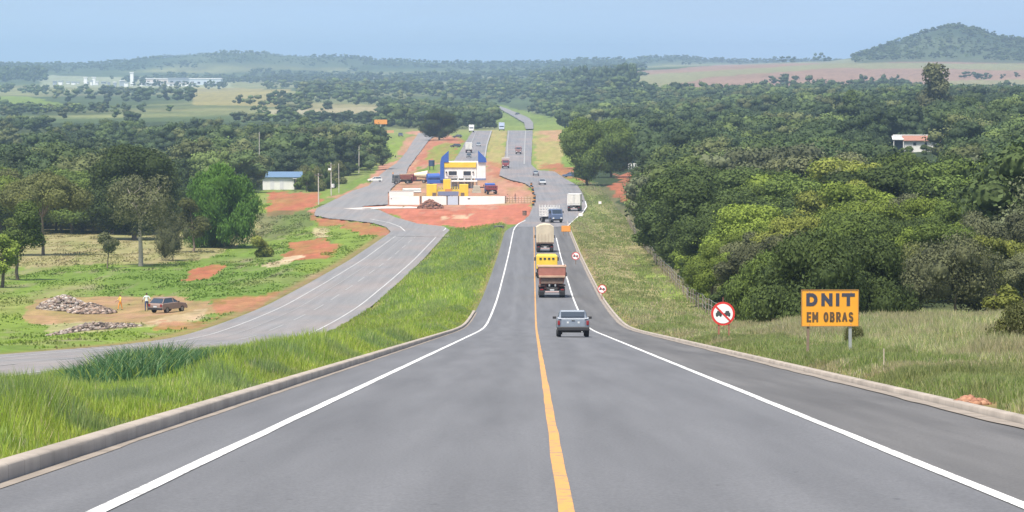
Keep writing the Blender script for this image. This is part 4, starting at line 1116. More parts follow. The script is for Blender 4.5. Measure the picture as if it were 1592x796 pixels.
def pickup(x, y):
    t = place('pickup_truck', x, y, 0, 'silver pickup truck following the loaded trucks, nearest vehicle on the highway', 'pickup'); t.scale = (.95, 1, .9)
    W = 1.66; h = W / 2
    b = MB()   # lower body with wheel arches, seen from behind
    b.prism([(-2.2, .46), (-2.2, .98), (-.55, 1.0), (-.5, .96), (.95, .96), (2.0, .82), (2.2, .66), (2.2, .36), (1.75, .36), (1.7, .62), (1.5, .74), (1.2, .74), (1.0, .62), (.95, .36), (-1.0, .36), (-1.05, .62), (-1.25, .74), (-1.55, .74), (-1.75, .62), (-1.8, .46)], -h, h)
    b.build('body', SILV, t, .045)
    b = MB(); b.box((0, -1.38, .99), (W - .22, 1.5, .03)); b.build('cargo_bed', DKGREY, t)
    b = MB()
    for sx in (-1, 1): b.box((sx * (h - .07), -1.38, 1.02), (.09, 1.62, .07), .02)
    b.build('bed_rail', M('silver_light', (.36, .39, .43), .35, .3), t)
    b = MB(); b.box((0, .22, 1.20), (W - .12, 1.6, .50), .07, 0, (.84, .80)); b.build('cab', SILV, t, 0)
    b = MB(); b.box((0, -.535, 1.215), (1.22, .03, .30), .01, 0, None, R(-17)); b.build('rear_window', GLASS, t)
    b = MB(); b.box((0, .96, 1.2), (1.26, .03, .36), .01, 0, None, R(24)); b.build('windshield', GLASS, t)
    for sx in (-1, 1): b = MB(); b.box((sx * (h - .115), .22, 1.2), (.03, 1.15, .28), .01, 0, (1, .84), 0, R(-sx * 15)); b.build('side_window', GLASS, t)
    tg = part('tailgate', M('silver_tailgate', (.23, .265, .31), .35, .3), t, ((0, -2.215, .74), (1.22, .05, .42), .02))
    part('handle', BLACKP, tg, ((0, -2.25, .88), (.16, .03, .05), .01))
    part('trim_strip', M('silver_light', (.36, .39, .43)), t, ((0, -2.21, .985), (1.56, .06, .06), .02))
    part('emblem', PLATE, tg, ((-.28, -2.245, .78), (.1, .015, .1)), ((.28, -2.245, .78), (.1, .015, .1)))
    part('number_plate', PLATE, t, ((0, -2.29, .43), (.4, .02, .13)))
    part('rear_bumper', BLACKP, t, ((0, -2.24, .44), (1.68, .16, .22), .04)); part('front_bumper', BLACKP, t, ((0, 2.22, .42), (1.6, .14, .22), .04))
    part('underbody', DKGREY, t, ((0, 0, .33), (1.2, 4.0, .2), .02)); part('exhaust', STEELG, t, ((.45, -2.2, .27), (.07, .2, .07), .02))
    for sx in (-1, 1):
        part('tail_light', REDL, t, ((sx * .74, -2.22, .76), (.13, .05, .24), .02)); part('headlight', LAMPW, t, ((sx * .6, 2.17, .62), (.34, .08, .16), .02))
        part('mirror', BLACKP, t, ((sx * (h + .10), .82, 1.04), (.19, .1, .14), .03)); part('mud_flap', TYRE, t, ((sx * .68, -1.78, .28), (.24, .02, .3)))
        for y_ in (-1.4, 1.35): wheel(t, sx * .72, y_, .31, .21)
pickup(890, 524)
def truck(name, x, y, yaw, label, cab, style, box=None, L=8.0, W=2.5, H=3.0, D=None, group=None, flip=False, cat='truck'):
    """rear at -Y, cab at +Y"""
    t = place(name, x, y, yaw, label, cat, group, D)
    l = L / 2; h = W / 2; f0 = l - 1.9
    part('chassis', DKGREY, t, ((-.42, 0, .85), (.14, L - .4, .24)), ((.42, 0, .85), (.14, L - .4, .24)), ((0, -l + .2, .85), (1, .14, .22)), ((0, 0, .8), (.5, 2, .5)))
    part('rear_bumper', BLACKP, t, ((0, -l + .05, .55), (W * .92, .12, .16), .02)); part('reflector_strip', M('reflector', (.62, .45, .42), .5), t, ((0, -l - .02, .55), (W * .5, .02, .09)))
    b = MB(); b.prism([(f0, .55), (f0, 2.35), (f0 + .25, 2.55), (l - .35, 2.5), (l - .12, 1.7), (l, 1.5), (l, .45), (l - .3, .45), (l - .35, .9), (l - 1.25, .9), (l - 1.3, .55)], -h + .12, h - .12)
    c = b.build('cab', cab, t, .06)
    part('windshield', GLASS, c, ((0, l - .19, 2.05), (W - .6, .05, .72), .01, 0, None, R(16)))
    for sx in (-1, 1):
        part('side_window', GLASS, c, ((sx * (h - .115), l - .95, 2.0), (.04, .9, .55), .01)); part('headlight', LAMPW, t, ((sx * (h - .42), l + .01, .85), (.34, .06, .2), .02))
        part('mirror', BLACKP, t, ((sx * (h + .12), l - .5, 1.95), (.18, .08, .4), .02)); part('tail_light', REDL, t, ((sx * (h - .32), -l + .0, .75), (.3, .06, .12), .01))
        part('mud_flap', TYRE, t, ((sx * (h - .32), -l + .35, .5), (.52, .03, .55)))
        wheel(t, sx * (h - .2), l - 1.2 + .35, .48, .28)
        for yy in ((-l + 1.0, -l + 2.1) if L > 7 else (-l + 1.2,)): wheel(t, sx * (h - .32), yy, .48, .5)
    part('bumper', BLACKP, t, ((0, l + .03, .55), (W - .3, .14, .3), .03)); part('number_plate', PLATE, t, ((0, -l + .1, .72), (.4, .03, .13)))
    y0, y1 = -l + .12, f0 - .15
    if style == 'tipper':
        b = MB()
        b.prism([(-h * .84, 1.28), (-h, 2.2), (-h, H), (h, H), (h, 2.2), (h * .84, 1.28)], y0, y1, 'Y'); c = b.build('cargo_body', REDB, t, .03)
        part('tailgate', M('faded_red', (.30, .12, .09), .75, 0, .15, 2), t, ((0, y0 - .04, (2.05 + H) / 2), (W - .1, .06, H - 2.05), .01))
        part('rail', TAN, c, ((0, y0 - .03, H + .02), (W + .04, .16, .12), .02), ((-h, (y0 + y1) / 2, H + .02), (.12, y1 - y0, .12)), ((h, (y0 + y1) / 2, H + .02), (.12, y1 - y0, .12)))
        part('load', TAN, t, ((0, (y0 + y1) / 2, H - .05), (W - .2, y1 - y0 - .2, .2), .05))
        part('tail_lip', TAN, t, ((0, y0 - .12, 1.95), (W - .1, .3, .16), .02, 0, None, R(12))); part('hinge_frame', BROWN, t, ((0, y0 - .02, 1.55), (W * .8, .1, .5), .02)); 
        for sx in (-1, 1): part('rear_fender', BROWN, t, ((sx * (h - .32), -l + 1.5, 1.12), (.6, 2.4, .12), .03))
        part('ram', STEELG, t, ((-.25, y0 + .1, 1.15), (.14, .3, .2)), ((.3, y0 + .1, 1.15), (.14, .3, .2)))
    elif style == 'tarp':
        b = MB(); b.prism([(-h, 1.35), (-h, H - .45), (-h * .55, H - .12), (0, H), (h * .6, H - .1), (h, H - .45), (h, 1.35)], y0, y1, 'Y'); c = b.build('cargo_cover', CREAM, t, .05)
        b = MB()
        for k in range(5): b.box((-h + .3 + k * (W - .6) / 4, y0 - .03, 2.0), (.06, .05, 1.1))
        b.build('cover_fold_shade', M('tarp_shadow_fold', (.42, .33, .24), .8), t); part('bed_floor', BROWN, t, ((0, (y0 + y1) / 2, 1.28), (W, y1 - y0, .18), .02))  # darker strips on the tarp rear: shade of its folds put into colour
    elif style == 'box':
        c = part('cargo_box', box or WHITEP, t, ((0, (y0 + y1) / 2, (1.2 + H) / 2), (W, y1 - y0, H - 1.2), .03))
        part('rear_door', M('off_white_door', (.62, .60, .55), .6, 0, .12, 2), t, ((-W * .24, y0 - .03, (1.35 + H) / 2), (W * .44, .04, H - 1.65), .01), ((W * .24, y0 - .03, (1.35 + H) / 2), (W * .44, .04, H - 1.65), .01))
        part('roof_trim', WHITEP, c, ((0, y0 - .02, H - .06), (W + .05, .12, .14), .02)); part('door_bar', STEELG, t, ((-.12, y0 - .07, (1.3 + H) / 2), (.04, .04, H - 1.7)), ((.12, y0 - .07, (1.3 + H) / 2), (.04, .04, H - 1.7)))
    elif style == 'stake':
        part('bed_floor', WHITEP, t, ((0, (y0 + y1) / 2, 1.2), (W, y1 - y0, .2), .02))
        b = MB()
        for sx in (-1, 1):
            for k in range(6): b.box((sx * (h - .03), lerp(y0, y1, k / 5), (1.2 + H) / 2), (.08, .1, H - 1.2))
            for z in (1.6, 2.1, 2.6): b.box((sx * (h - .03), (y0 + y1) / 2, z), (.05, y1 - y0, .24))
        for y_ in (y0, y1):
            for k in range(5): b.box((-h + .05 + k * (W - .1) / 4, y_, (1.2 + H) / 2), (.1, .07, H - 1.2))
            for z in (1.6, 2.1, 2.6): b.box((0, y_ + .01, z), (W, .05, .24))
        b.build('stake_side', WHITEP, t)
    elif style == 'van':
        c = part('cargo_box', box or YEL, t, ((0, (y0 + y1) / 2, (1.0 + H) / 2), (W, y1 - y0, H - 1.0), .06))
        b = MB()
        for k in range(4): b.box((-W * .30 + k * W * .2, y0 - .02, H - .32), (W * .11, .05, .2))
        b.build('vent', DARKIN, t)
    elif style == 'mixer':
        b = MB(); b.cyl((0, (y0 + y1) / 2, 2.3), .55, y1 - y0, 'Y', 18, 1.15); b.build('drum', M('cream_drum', (.66, .58, .42), .6), t, .05); part('drum_support', box or MAROON, t, ((0, y0 + .5, 1.5), (1.4, .3, 1.4)), ((0, y1 - .3, 1.4), (1.6, .3, 1.2)))
    elif style == 'tank':
        b = MB(); b.cyl((0, (y0 + y1) / 2, 1.9), 1.0, y1 - y0, 'Y', 20); b.build('tank', box or BLUE, t, .05); part('tank_saddle', DKGREY, t, ((0, y0 + .7, 1.1), (1.7, .2, .5)), ((0, y1 - .7, 1.1), (1.7, .2, .5)))
    return t
truck('tipper_truck', 857.5, 461, 0, 'reddish brown tipper truck just ahead of the silver pickup', REDB, 'tipper', L=8.4, W=2.55, H=2.85)
truck('small_truck', 850, 0, 0, 'yellow box truck showing above the tipper truck', YEL, 'van', YEL, L=6, W=2.3, H=2.45, D=388)
truck('covered_truck', 847, 391, 0, 'truck with rounded cream tarpaulin load ahead of the yellow box truck', BROWN, 'tarp', L=9, W=2.45, H=3.9)
truck('stake_truck', 857, 346, R(200), 'white stake bed truck with blue cab coming out of the junction', M('dusky_blue', (.10, .14, .24), .5), 'stake', L=6.5, W=2.4, H=3.2)
truck('delivery_truck', 893.5, 328, R(-4), 'white box truck leaving the junction at the right kerb', WHITEP, 'box', L=8, W=2.7, H=3.5)
truck('dump_truck', 625, 287, R(100), 'dark grey dump truck parked left of the building site', M('dusty_dark_grey', (.10, .10, .10), .8, 0, .2), 'tipper', L=5.2, W=2.4, H=2.6)
truck('mixer_truck', 650, 286, R(80), 'maroon mixer truck with cream drum beside the dark grey dump truck', MAROON, 'mixer', L=6, W=2.4, H=3)
truck('tank_truck', 679, 287, R(-75), 'blue tank truck at the left foot of the blue and white building', BLUE, 'tank', L=5.6, W=2.3, H=3)
truck('dump_truck', 763, 302, R(8), 'blue lorry with maroon bed at the right side of the yellow structure', BLUE, 'van', MAROON, L=6, W=2.6, H=2.0)
truck('cargo_truck', 729, 238, R(0), 'white topped truck above the building roof on the left carriageway', M('blue_grey_paint', (.16, .18, .26), .6), 'box', WHITEP, L=8, W=2.5, H=3.6)
truck('cargo_truck', 733, 206, R(180), 'white truck at the far crest of the left carriageway', WHITEP, 'box', WHITEP, L=9, W=2.5, H=3.4)
truck('cargo_truck', 780, 203.6, R(180), 'pale blue truck at the crest beside the grass median', M('pale_blue_paint', (.4, .46, .58), .5), 'box', M('pale_blue_paint', (.4, .46, .58), .5), L=12, W=2.8, H=3.9)
truck('cargo_truck', 786, 262, R(180), 'maroon truck with pale roof on the right carriageway nearing the junction', MAROON, 'box', M('dusty_rose', (.42, .36, .33), .6), L=7, W=2.4, H=3.1)
truck('cargo_truck', 806, 240, R(180), 'brown truck in the middle of the far right carriageway', M('dusty_red', (.25, .14, .13), .6), 'van', M('dusty_red', (.25, .14, .13), .6), L=6, W=2.2, H=2.6)
WH = M('car_white', (.68, .68, .64), .4); DKC = M('car_dark', (.05, .055, .065), .4); GRC = M('car_grey', (.22, .25, .28), .4, .2); SLC = M('car_silver', (.42, .44, .46), .4, .3); BLC = M('car_blue', (.07, .11, .2), .4)
car('parked_car', 583, 284, R(95), WH, 'white car parked on the dirt left of the dark grey dump truck', L=4.2)
car('sport_utility_car', 623, 213, R(190), DKC, 'dark car on the side road under the orange billboard', L=4.4, W=1.8, H=1.7)
car('car', 744, 228, R(180), GRC, 'grey car alone in the right lane of the left carriageway', L=4.2)
car('car', 729, 246, R(180), DKC, 'dark car close to the roof of the building, in front of the white topped truck')
car('parked_car', 708, 230, R(60), DKC, 'dark car on the green verge left of the white topped truck')
car('parked_car', 711, 215, R(80), DKC, 'dark car on the dirt right of the round topped tree')
car('car', 833, 274, R(0), GRC, 'grey car entering the junction from the highway beyond', L=4.2)
car('car', 843, 288, R(185), SLC, 'silver car in the middle of the junction', L=4.2)
car('parked_car', 886, 277, R(70), BLC, 'dark blue car stopped by the tall dark roadside tree')
car('car', 804, 179, R(30), DKC, 'dark car on the winding far road', L=4.6, W=1.9, H=1.7)
car('parked_car', 261, 486, R(-32), M('dusty_bronze', (.26, .19, .16), .5, .1, .15), 'dusty brown and silver hatchback with open ground around it, parked by the rubble', L=3.7, W=1.6, H=1.38)

# ---------------------------------------------------------------- signs
def _arc(cx, cy, rx, ry, a0, a1, n=8): return [(cx + rx * math.cos(R(lerp(a0, a1, i / n))), cy + ry * math.sin(R(lerp(a0, a1, i / n)))) for i in range(n + 1)]
GLYPH = {'D': [[(.1, 0), (.1, 1)], [(.1, 1), (.45, 1)] + _arc(.45, .5, .45, .5, 90, -90, 12) + [(.1, 0)]], 'N': [[(.1, 0), (.1, 1)], [(.1, 1), (.9, 0)], [(.9, 0), (.9, 1)]], 'I': [[(.5, 0), (.5, 1)]],
         'T': [[(0, 1), (1, 1)], [(.5, 0), (.5, 1)]], 'E': [[(.9, 1), (.1, 1), (.1, 0), (.9, 0)], [(.1, .5), (.8, .5)]], 'M': [[(.0, 0), (.0, 1), (.5, .3), (1, 1), (1, 0)]],
         'O': [_arc(.5, .5, .42, .5, 0, 360, 20)], 'B': [[(.1, 0), (.1, 1), (.55, 1)] + _arc(.55, .76, .3, .24, 90, -90, 8) + [(.1, .52)], [(.55, .52)] + _arc(.55, .26, .36, .26, 90, -90, 8) + [(.1, 0)]],
         'R': [[(.1, 0), (.1, 1), (.55, 1)] + _arc(.55, .74, .33, .26, 90, -90, 8) + [(.1, .48)], [(.5, .48), (.92, 0)]], 'A': [[(0, 0), (.5, 1), (1, 0)], [(.2, .33), (.8, .33)]],
         'S': [_arc(.5, .75, .38, .25, 25, 270, 10) + _arc(.5, .25, .38, .25, 90, -155, 10)]}
def text(name, s, w, h, m, parent, loc, th=.2, widths=None):
    """block lettering built of thick strokes; th is the stroke in shares of the letter height"""
    ws = [(.34 if c == 'I' else 1.15 if c == 'M' else .6 if c == ' ' else 1.0) for c in s]; gap = .15
    tot = sum(ws) + gap * (len(s) - 1); ux = w / tot; x = -w / 2; b = MB(); t = h * th; hz = h - t; layer = 0
    for c, cw in zip(s, ws):
        W = cw * ux; iw = max(.0, W - t)
        for st in GLYPH.get(c, []):
            P = [(x + t / 2 + (0 if c == 'I' else p * iw) + (W - t) / 2 * (c == 'I'), -hz / 2 + q * hz) for p, q in st]
            for i, (p, q) in enumerate(zip(P[:-1], P[1:])):
                L = math.hypot(q[0] - p[0], q[1] - p[1]); an = math.atan2(q[1] - p[1], q[0] - p[0]); layer += 1
                ex = t if (abs(math.sin(2 * an)) < .01) else t * .55
                b.box((loc[0] + (p[0] + q[0]) / 2, loc[1] - .0004 * (layer % 7), loc[2] + (p[1] + q[1]) / 2), (L + ex, .008, t), 0, 0, None, 0, -an)
        x += W + gap * ux
    return b.build(name, m, parent)
def rz_at(y, D): return (HZ - y) * D / F
def works_sign():
    D = 96.0; k = D / F; X0 = atD(1291.5, D); z0 = G(X0, D)
    t = empty('works_sign', (X0, D, z0), R(1.5), 'orange yellow roadworks board with large dark lettering on two posts', 'sign')
    zb, zt = rz_at(507, D) - z0, rz_at(451.5, D) - z0; w = 88 * k; zc = (zb + zt) / 2; h = zt - zb
    part('board', ORANGE, t, ((0, 0, zc), (w, .025, h), .004))
    b = MB()
    for s in (-1, 1): b.box((s * (w / 2 + .006), 0, zc), (.022, .045, h + .03)); b.box((0, 0, zc + s * (h / 2 + .006)), (w - .01, .044, .022))
    b.build('frame', M('sign_frame', (.33, .17, .05), .7), t)
    text('lettering', 'DNIT', w * .88, h * .36, INK, t, (0, -.016, zc + h * .24), .27)
    text('lettering', 'EM', w * .21, h * .28, INKB, t, (-w * .315, -.016, zc - h * .25), .19); text('lettering', 'OBRAS', w * .54, h * .28, INKB, t, (w * .15, -.016, zc - h * .25), .19)
    for sx in (-1, 1):
        for q in (-.4, .4): b = MB(); b.cyl((sx * w * .37, -.016, zc + h * q * 1.12), .012, .01, 'Y', 8); b.build('bolt', STEELG, t)
    part('post', WOOD, t, ((-34 * k, .03, (zt - .35) / 2 - .2), (.075, .05, zt - .1 + .0), .005, 0, None, 0, R(.6)))
    part('post', STEELG, t, ((32 * k, .03, (zt - .35) / 2 - .2), (.085, .05, zt - .1), .005, 0, None, 0, R(-.5)))
works_sign()
def round_sign(x, ybase, yc, d_px, label, detail=True, post=WOOD):
    X, Y, Z = pix(x, ybase); k = Y / F
    t = empty('road_sign', (X, Y, Z), 0, label, 'sign'); r = d_px * k / 2; zc = rz_at(yc, Y) - Z
    b = MB(); b.cyl((0, 0, zc), r, .02, 'Y', 40); b.build('border', SIGNR, t)
    b = MB(); b.cyl((0, -.008, zc), r * .82, .02, 'Y', 40); b.build('face', SIGNW, t)
    b = MB()
    for sx in (-1, 1):
        cx = sx * r * .36
        b.box((cx, -.02, zc - r * .05), (r * .52, .008, r * .26), .004); b.box((cx, -.02, zc + r * .15), (r * .36, .008, r * .18), .003, 0, (.8, 1))
        for q in (-1, 1): b.cyl((cx + q * r * .15, -.02, zc - r * .2), r * .07, .008, 'Y', 12)
    b.build('symbol', M('sign_black', (.05, .06, .06), .5), t)
    b = MB(); b.box((0, -.028, zc), (r * 1.7, .008, r * .15), 0, 0, None, 0, R(45)); b.build('slash', SIGNR, t)
    if detail:
        part('post', M('red_earth_post', (.30, .11, .08), .8), t, ((-r * .35, .04, (zc + r * .3) / 2 - .15), (.07, .05, zc + r * .3 + .3))); part('post', M('red_earth_post', (.30, .11, .08), .8), t, ((r * .5, .04, (zc - r) / 2 - .1), (.05, .05, zc - r + .7)))
        part('top_rod', M('red_earth_post', (.30, .11, .08), .8), t, ((0, .04, zc + r * 1.1), (.025, .025, r * .55)))
    else: part('post', post, t, ((0, .04, (zc + r * .3) / 2 - .2), (.08, .06, zc + r * .3 + .4)))
round_sign(1124, 528, 488, 37, 'largest round no overtaking sign with red ring and slash, left of the works board')
round_sign(936, 465, 449.5, 14, 'small round red ringed sign, the middle one along the right kerb', False, M('red_earth_post', (.30, .11, .08), .8))
round_sign(895, 411, 398, 12.5, 'small round red ringed sign nearest the orange diamond side of the kerb', False)
def board_sign(x0, x1, y0, y1, ybase, m, name, label, D=None, post=WOOD, cat='sign'):
    X, Y, Z = pix((x0 + x1) / 2, ybase); k = Y / F
    t = empty(name, (X, Y, Z), 0, label, cat); w = (x1 - x0) * k; zt = rz_at(y0, Y) - Z; zb = rz_at(y1, Y) - Z
    part('board', m, t, ((0, 0, (zt + zb) / 2), (w, .06, zt - zb), .02))
    b = MB(); b.box((0, .02, (zt + zb) / 2 + 0), (w + .08, .05, zt - zb + .08), .01); b.build('frame', M('sign_frame', (.33, .17, .05)), t)
    for s in (-.3, .3): part('post', post, t, ((s * w, .06, zt / 2 - .2), (.1, .08, zt + .2)))
    return t
board_sign(873, 887, 351, 360, 366, SIGNO, 'warning_board', 'small orange board on short posts at the start of the right kerb')
board_sign(899.5, 906, 331.5, 336, 338, SIGNW, 'marker_board', 'small white board at the kerb behind the delivery truck')
board_sign(930.5, 935, 313, 317, 319, SIGNW, 'marker_board', 'small white board in the grass right of the junction')
def billboard():
    X, Y, Z = pix(592, 214); k = Y / F
    t = empty('billboard', (X, Y, Z), 0, 'orange billboard on a pale post above the side road', 'billboard')
    zt = rz_at(186, Y) - Z; zb = rz_at(193, Y) - Z
    part('panel', SIGNO, t, ((0, 0, (zt + zb) / 2), (20 * k, .3, zt - zb), .05)); part('post', CONCP, t, ((0, .1, zb / 2), (.35, .35, zb)))
    part('lower_panel', M('faded_orange', (.55, .30, .16), .7), t, ((3.4, .3, zb * .45), (5, .2, 1.2)))
billboard()
# ---------------------------------------------------------------- utility poles
def pole(x, yb, yt, label, lamp=False, trafo=False, arm=True, r=.15):
    X, Y, Z = pix(x, yb); k = Y / F; H = (yb - yt) * k
    t = empty('utility_pole', (X, Y, Z), random.uniform(-.2, .2), label, 'pole')
    b = MB(); b.tube((0, 0, -.3), (random.uniform(-.1, .1), 0, H), r, r * .6, 10); b.build('pole', CONCP, t)
    if arm:
        part('crossarm', WOOD, t, ((0, -.12, H * .93), (1.8, .1, .1)))
        for q in (-.8, 0, .8): b = MB(); b.cyl((q, -.12, H * .93 + .13), .06, .16, 'Z', 10); b.build('insulator', STEELG, t)
    if lamp: part('lamp_head', SIGNW, t, ((-.35, -.2, H * .8), (.7, .25, .5), .05))
    if trafo: b = MB(); b.cyl((.45, -.2, H * .3), .42, .9, 'Z', 14); b.build('transformer', M('pale_box', (.6, .6, .6), .6), t)
pole(495.5, 318, 269, 'pale concrete pole nearest the bend of the side road')
pole(515, 304, 253, 'concrete pole carrying a white lamp head and transformer', True, True)
pole(527, 300, 254, 'thin bare pole just right of the pole with the transformer', arm=False, r=.11)
pole(558, 269, 222, 'tall thin pole against the dark trees above the dirt bank')
pole(403, 292, 205, 'slender pale pole rising behind the white shed', arm=False, r=.13)
pole(571, 262, 232, 'short pole farthest along the dirt bank', r=.12)
# ---------------------------------------------------------------- shed, house, factory
def shed():
    X, Y, Z = pix(433, 295); k = Y / F
    t = empty('white_shed', (X, Y, Z), R(3), 'long white shed with blue grey roof left of the side road', 'shed')
    w = 49 * k; h = 19 * k
    b = MB(); b.box((0, 3, h / 2), (w, 6, h)); b.build('wall', WALLW, t)
    b = MB(); b.prism([(-.5, h + .02), (-.5, h + .15), (3, h + 1.5), (6.5, h + .15), (6.5, h + .02), (3, h + 1.35)], -w / 2 - .4, w / 2 + 2.2); b.build('roof', ROOFB, t)
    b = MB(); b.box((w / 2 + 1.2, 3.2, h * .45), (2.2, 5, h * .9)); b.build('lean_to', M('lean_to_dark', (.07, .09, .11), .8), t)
    part('awning', ROOFW, t, ((w / 2 + 1.3, -.4, h * .92), (3.4, 1.6, .12)))
    for q in (-w * .2, w * .1): part('door', M('pale_door', (.58, .58, .6), .7), t, ((q, -.02, h * .42), (1.0, .06, h * .8)))
    for q in (w / 2 + .4, w / 2 + 2.8): part('post', WOOD, t, ((q, -1.1, h * .45), (.12, .12, h * .9)))
shed()
def house():
    D = 1000.0; k = D / F; X = atD(1432, D); z0 = rz_at(233, D)
    t = empty('white_house', (X, D, z0), R(-4), 'low white house with orange tile roof among the trees on the right', 'house')
    Z = lambda y: rz_at(y, D) - z0
    w0, w1 = atD(1405, D) - X, atD(1462, D) - X
    b = MB(); b.box(((w0 + w1) / 2, 3.5, Z(218) / 2 - .8), (w1 - w0, 7, Z(218) + 1.6)); wl = b.build('wall', WALLW, t)
    b = MB(); b.prism([(-.6, Z(219)), (-.6, Z(218)), (3.5, Z(210.5)), (7.6, Z(218)), (7.6, Z(219)), (3.5, Z(211.5))], w0 - .3, w1 + .4); b.build('roof', TILE, t)
    part('roof_ridge', ROOFW, t, (((w0 + w1) / 2 - .8, 3.5, Z(210.2)), (w1 - w0 + 4.2, .9, .25)))
    part('porch_roof', ROOFW, t, ((w0 - 1.6, 2.5, Z(214.5)), (3.2, 6.4, .2), 0, 0, None, R(8)))
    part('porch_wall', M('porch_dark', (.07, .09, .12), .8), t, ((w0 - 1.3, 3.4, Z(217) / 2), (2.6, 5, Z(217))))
    for q in (w0 - 2.8, w0 - .1): part('porch_post', WALLW, t, ((q, -.4, Z(215.5) / 2), (.2, .2, Z(215.5))))
    for q, s in ((w0 + 3.1, .8), (w0 + 6.2, .7)): part('window', DARKIN, t, ((q, -.02, Z(223.5)), (s, .08, .8)))
    part('side_wing', WALLW, t, ((w1 + 1.4, 3.8, Z(222) / 2 - .5), (2.8, 5, Z(222) + 1)))
    part('side_roof', ROOFW, t, ((w1 + 1.6, 3.6, Z(216) / 1 - .2), (3.6, 6, .18), 0, 0, None, 0, R(6)))
house()
def far_buildings():
    D = 5600.0; k = D / F
    def blk(name, x0, x1, y0, y1, wall, roof, label, dep=30, dy=0, win=True, cat='building'):
        d = D + dy; X = atD((x0 + x1) / 2, d); zb = G(X, d); t = empty(name, (X, d, zb), 0, label, cat); w = (x1 - x0) * d / F; h = rz_at(y0, d) - zb; hb = max(h * .25, 1)
        part('wall', wall, t, ((0, dep / 2, h / 2 - 2), (w, dep, h + 2))); part('roof', roof, t, ((0, dep / 2, h + .4 - 1), (w + 1.5, dep + 1.5, 1.0)))
        if win:
            n = max(2, int(w / 9))
            for i in range(n): part('window', DARKIN, t, ((-w / 2 + (i + .5) * w / n, -.1, h * .35), (w / n * .4, .3, h * .28)))
    FW = M('factory_white', (.78, .78, .76), .6); FG = M('factory_grey', (.30, .34, .38), .6)
    blk('factory_building', 218, 239, 127.5, 135, FW, FW, 'square white factory block at the left end of the far factory')
    blk('factory_building', 227, 262, 121.5, 125, M('factory_pinkish', (.62, .55, .5), .6), FW, 'long low factory hall with white roof behind the square block', 30, 260)
    blk('factory_building', 262, 296, 121, 128, FG, FG, 'grey hall in the middle of the far factory', 30, 180)
    blk('factory_building', 295, 344, 121.5, 128, M('factory_pale_blue', (.5, .56, .62), .6), FW, 'widest factory hall with bright white roof at the right end', 40, 160)
    blk('factory_building', 243, 300, 128.5, 133, FW, M('factory_pinkish', (.62, .55, .5), .6), 'long low white hall with windows in front of the grey hall', 20, 0)
    blk('silo', 203, 208, 112, 127, FW, FW, 'tall white tower left of the far factory', 5, 40, False, 'tower')
    blk('silo', 131, 136, 119.5, 127, FW, FW, 'small white tower, the leftmost in the far town', 5, 60, False, 'tower')
    blk('silo', 144, 149, 119.5, 127, FW, FW, 'small white tower, second from the left in the far town', 5, 60, False, 'tower')
    rs = random.Random(3)
    for i in range(14):
        x = 84 + i * 9.2 + rs.uniform(-2, 2); w = rs.uniform(3, 7)
        blk('far_house', x, x + w, 125.5 + rs.uniform(-1, 2), 130, FW if rs.random() < .5 else FG, FW if rs.random() < .5 else FG, 'tiny pale house of the far town left of the factory', 9, rs.uniform(-100, 200), False, 'house')
        bpy.context.scene.objects[-1] 
    for o in COLL.objects:
        if o.name.startswith('far_house'): o['group'] = 'tiny houses of the far town'
far_buildings()
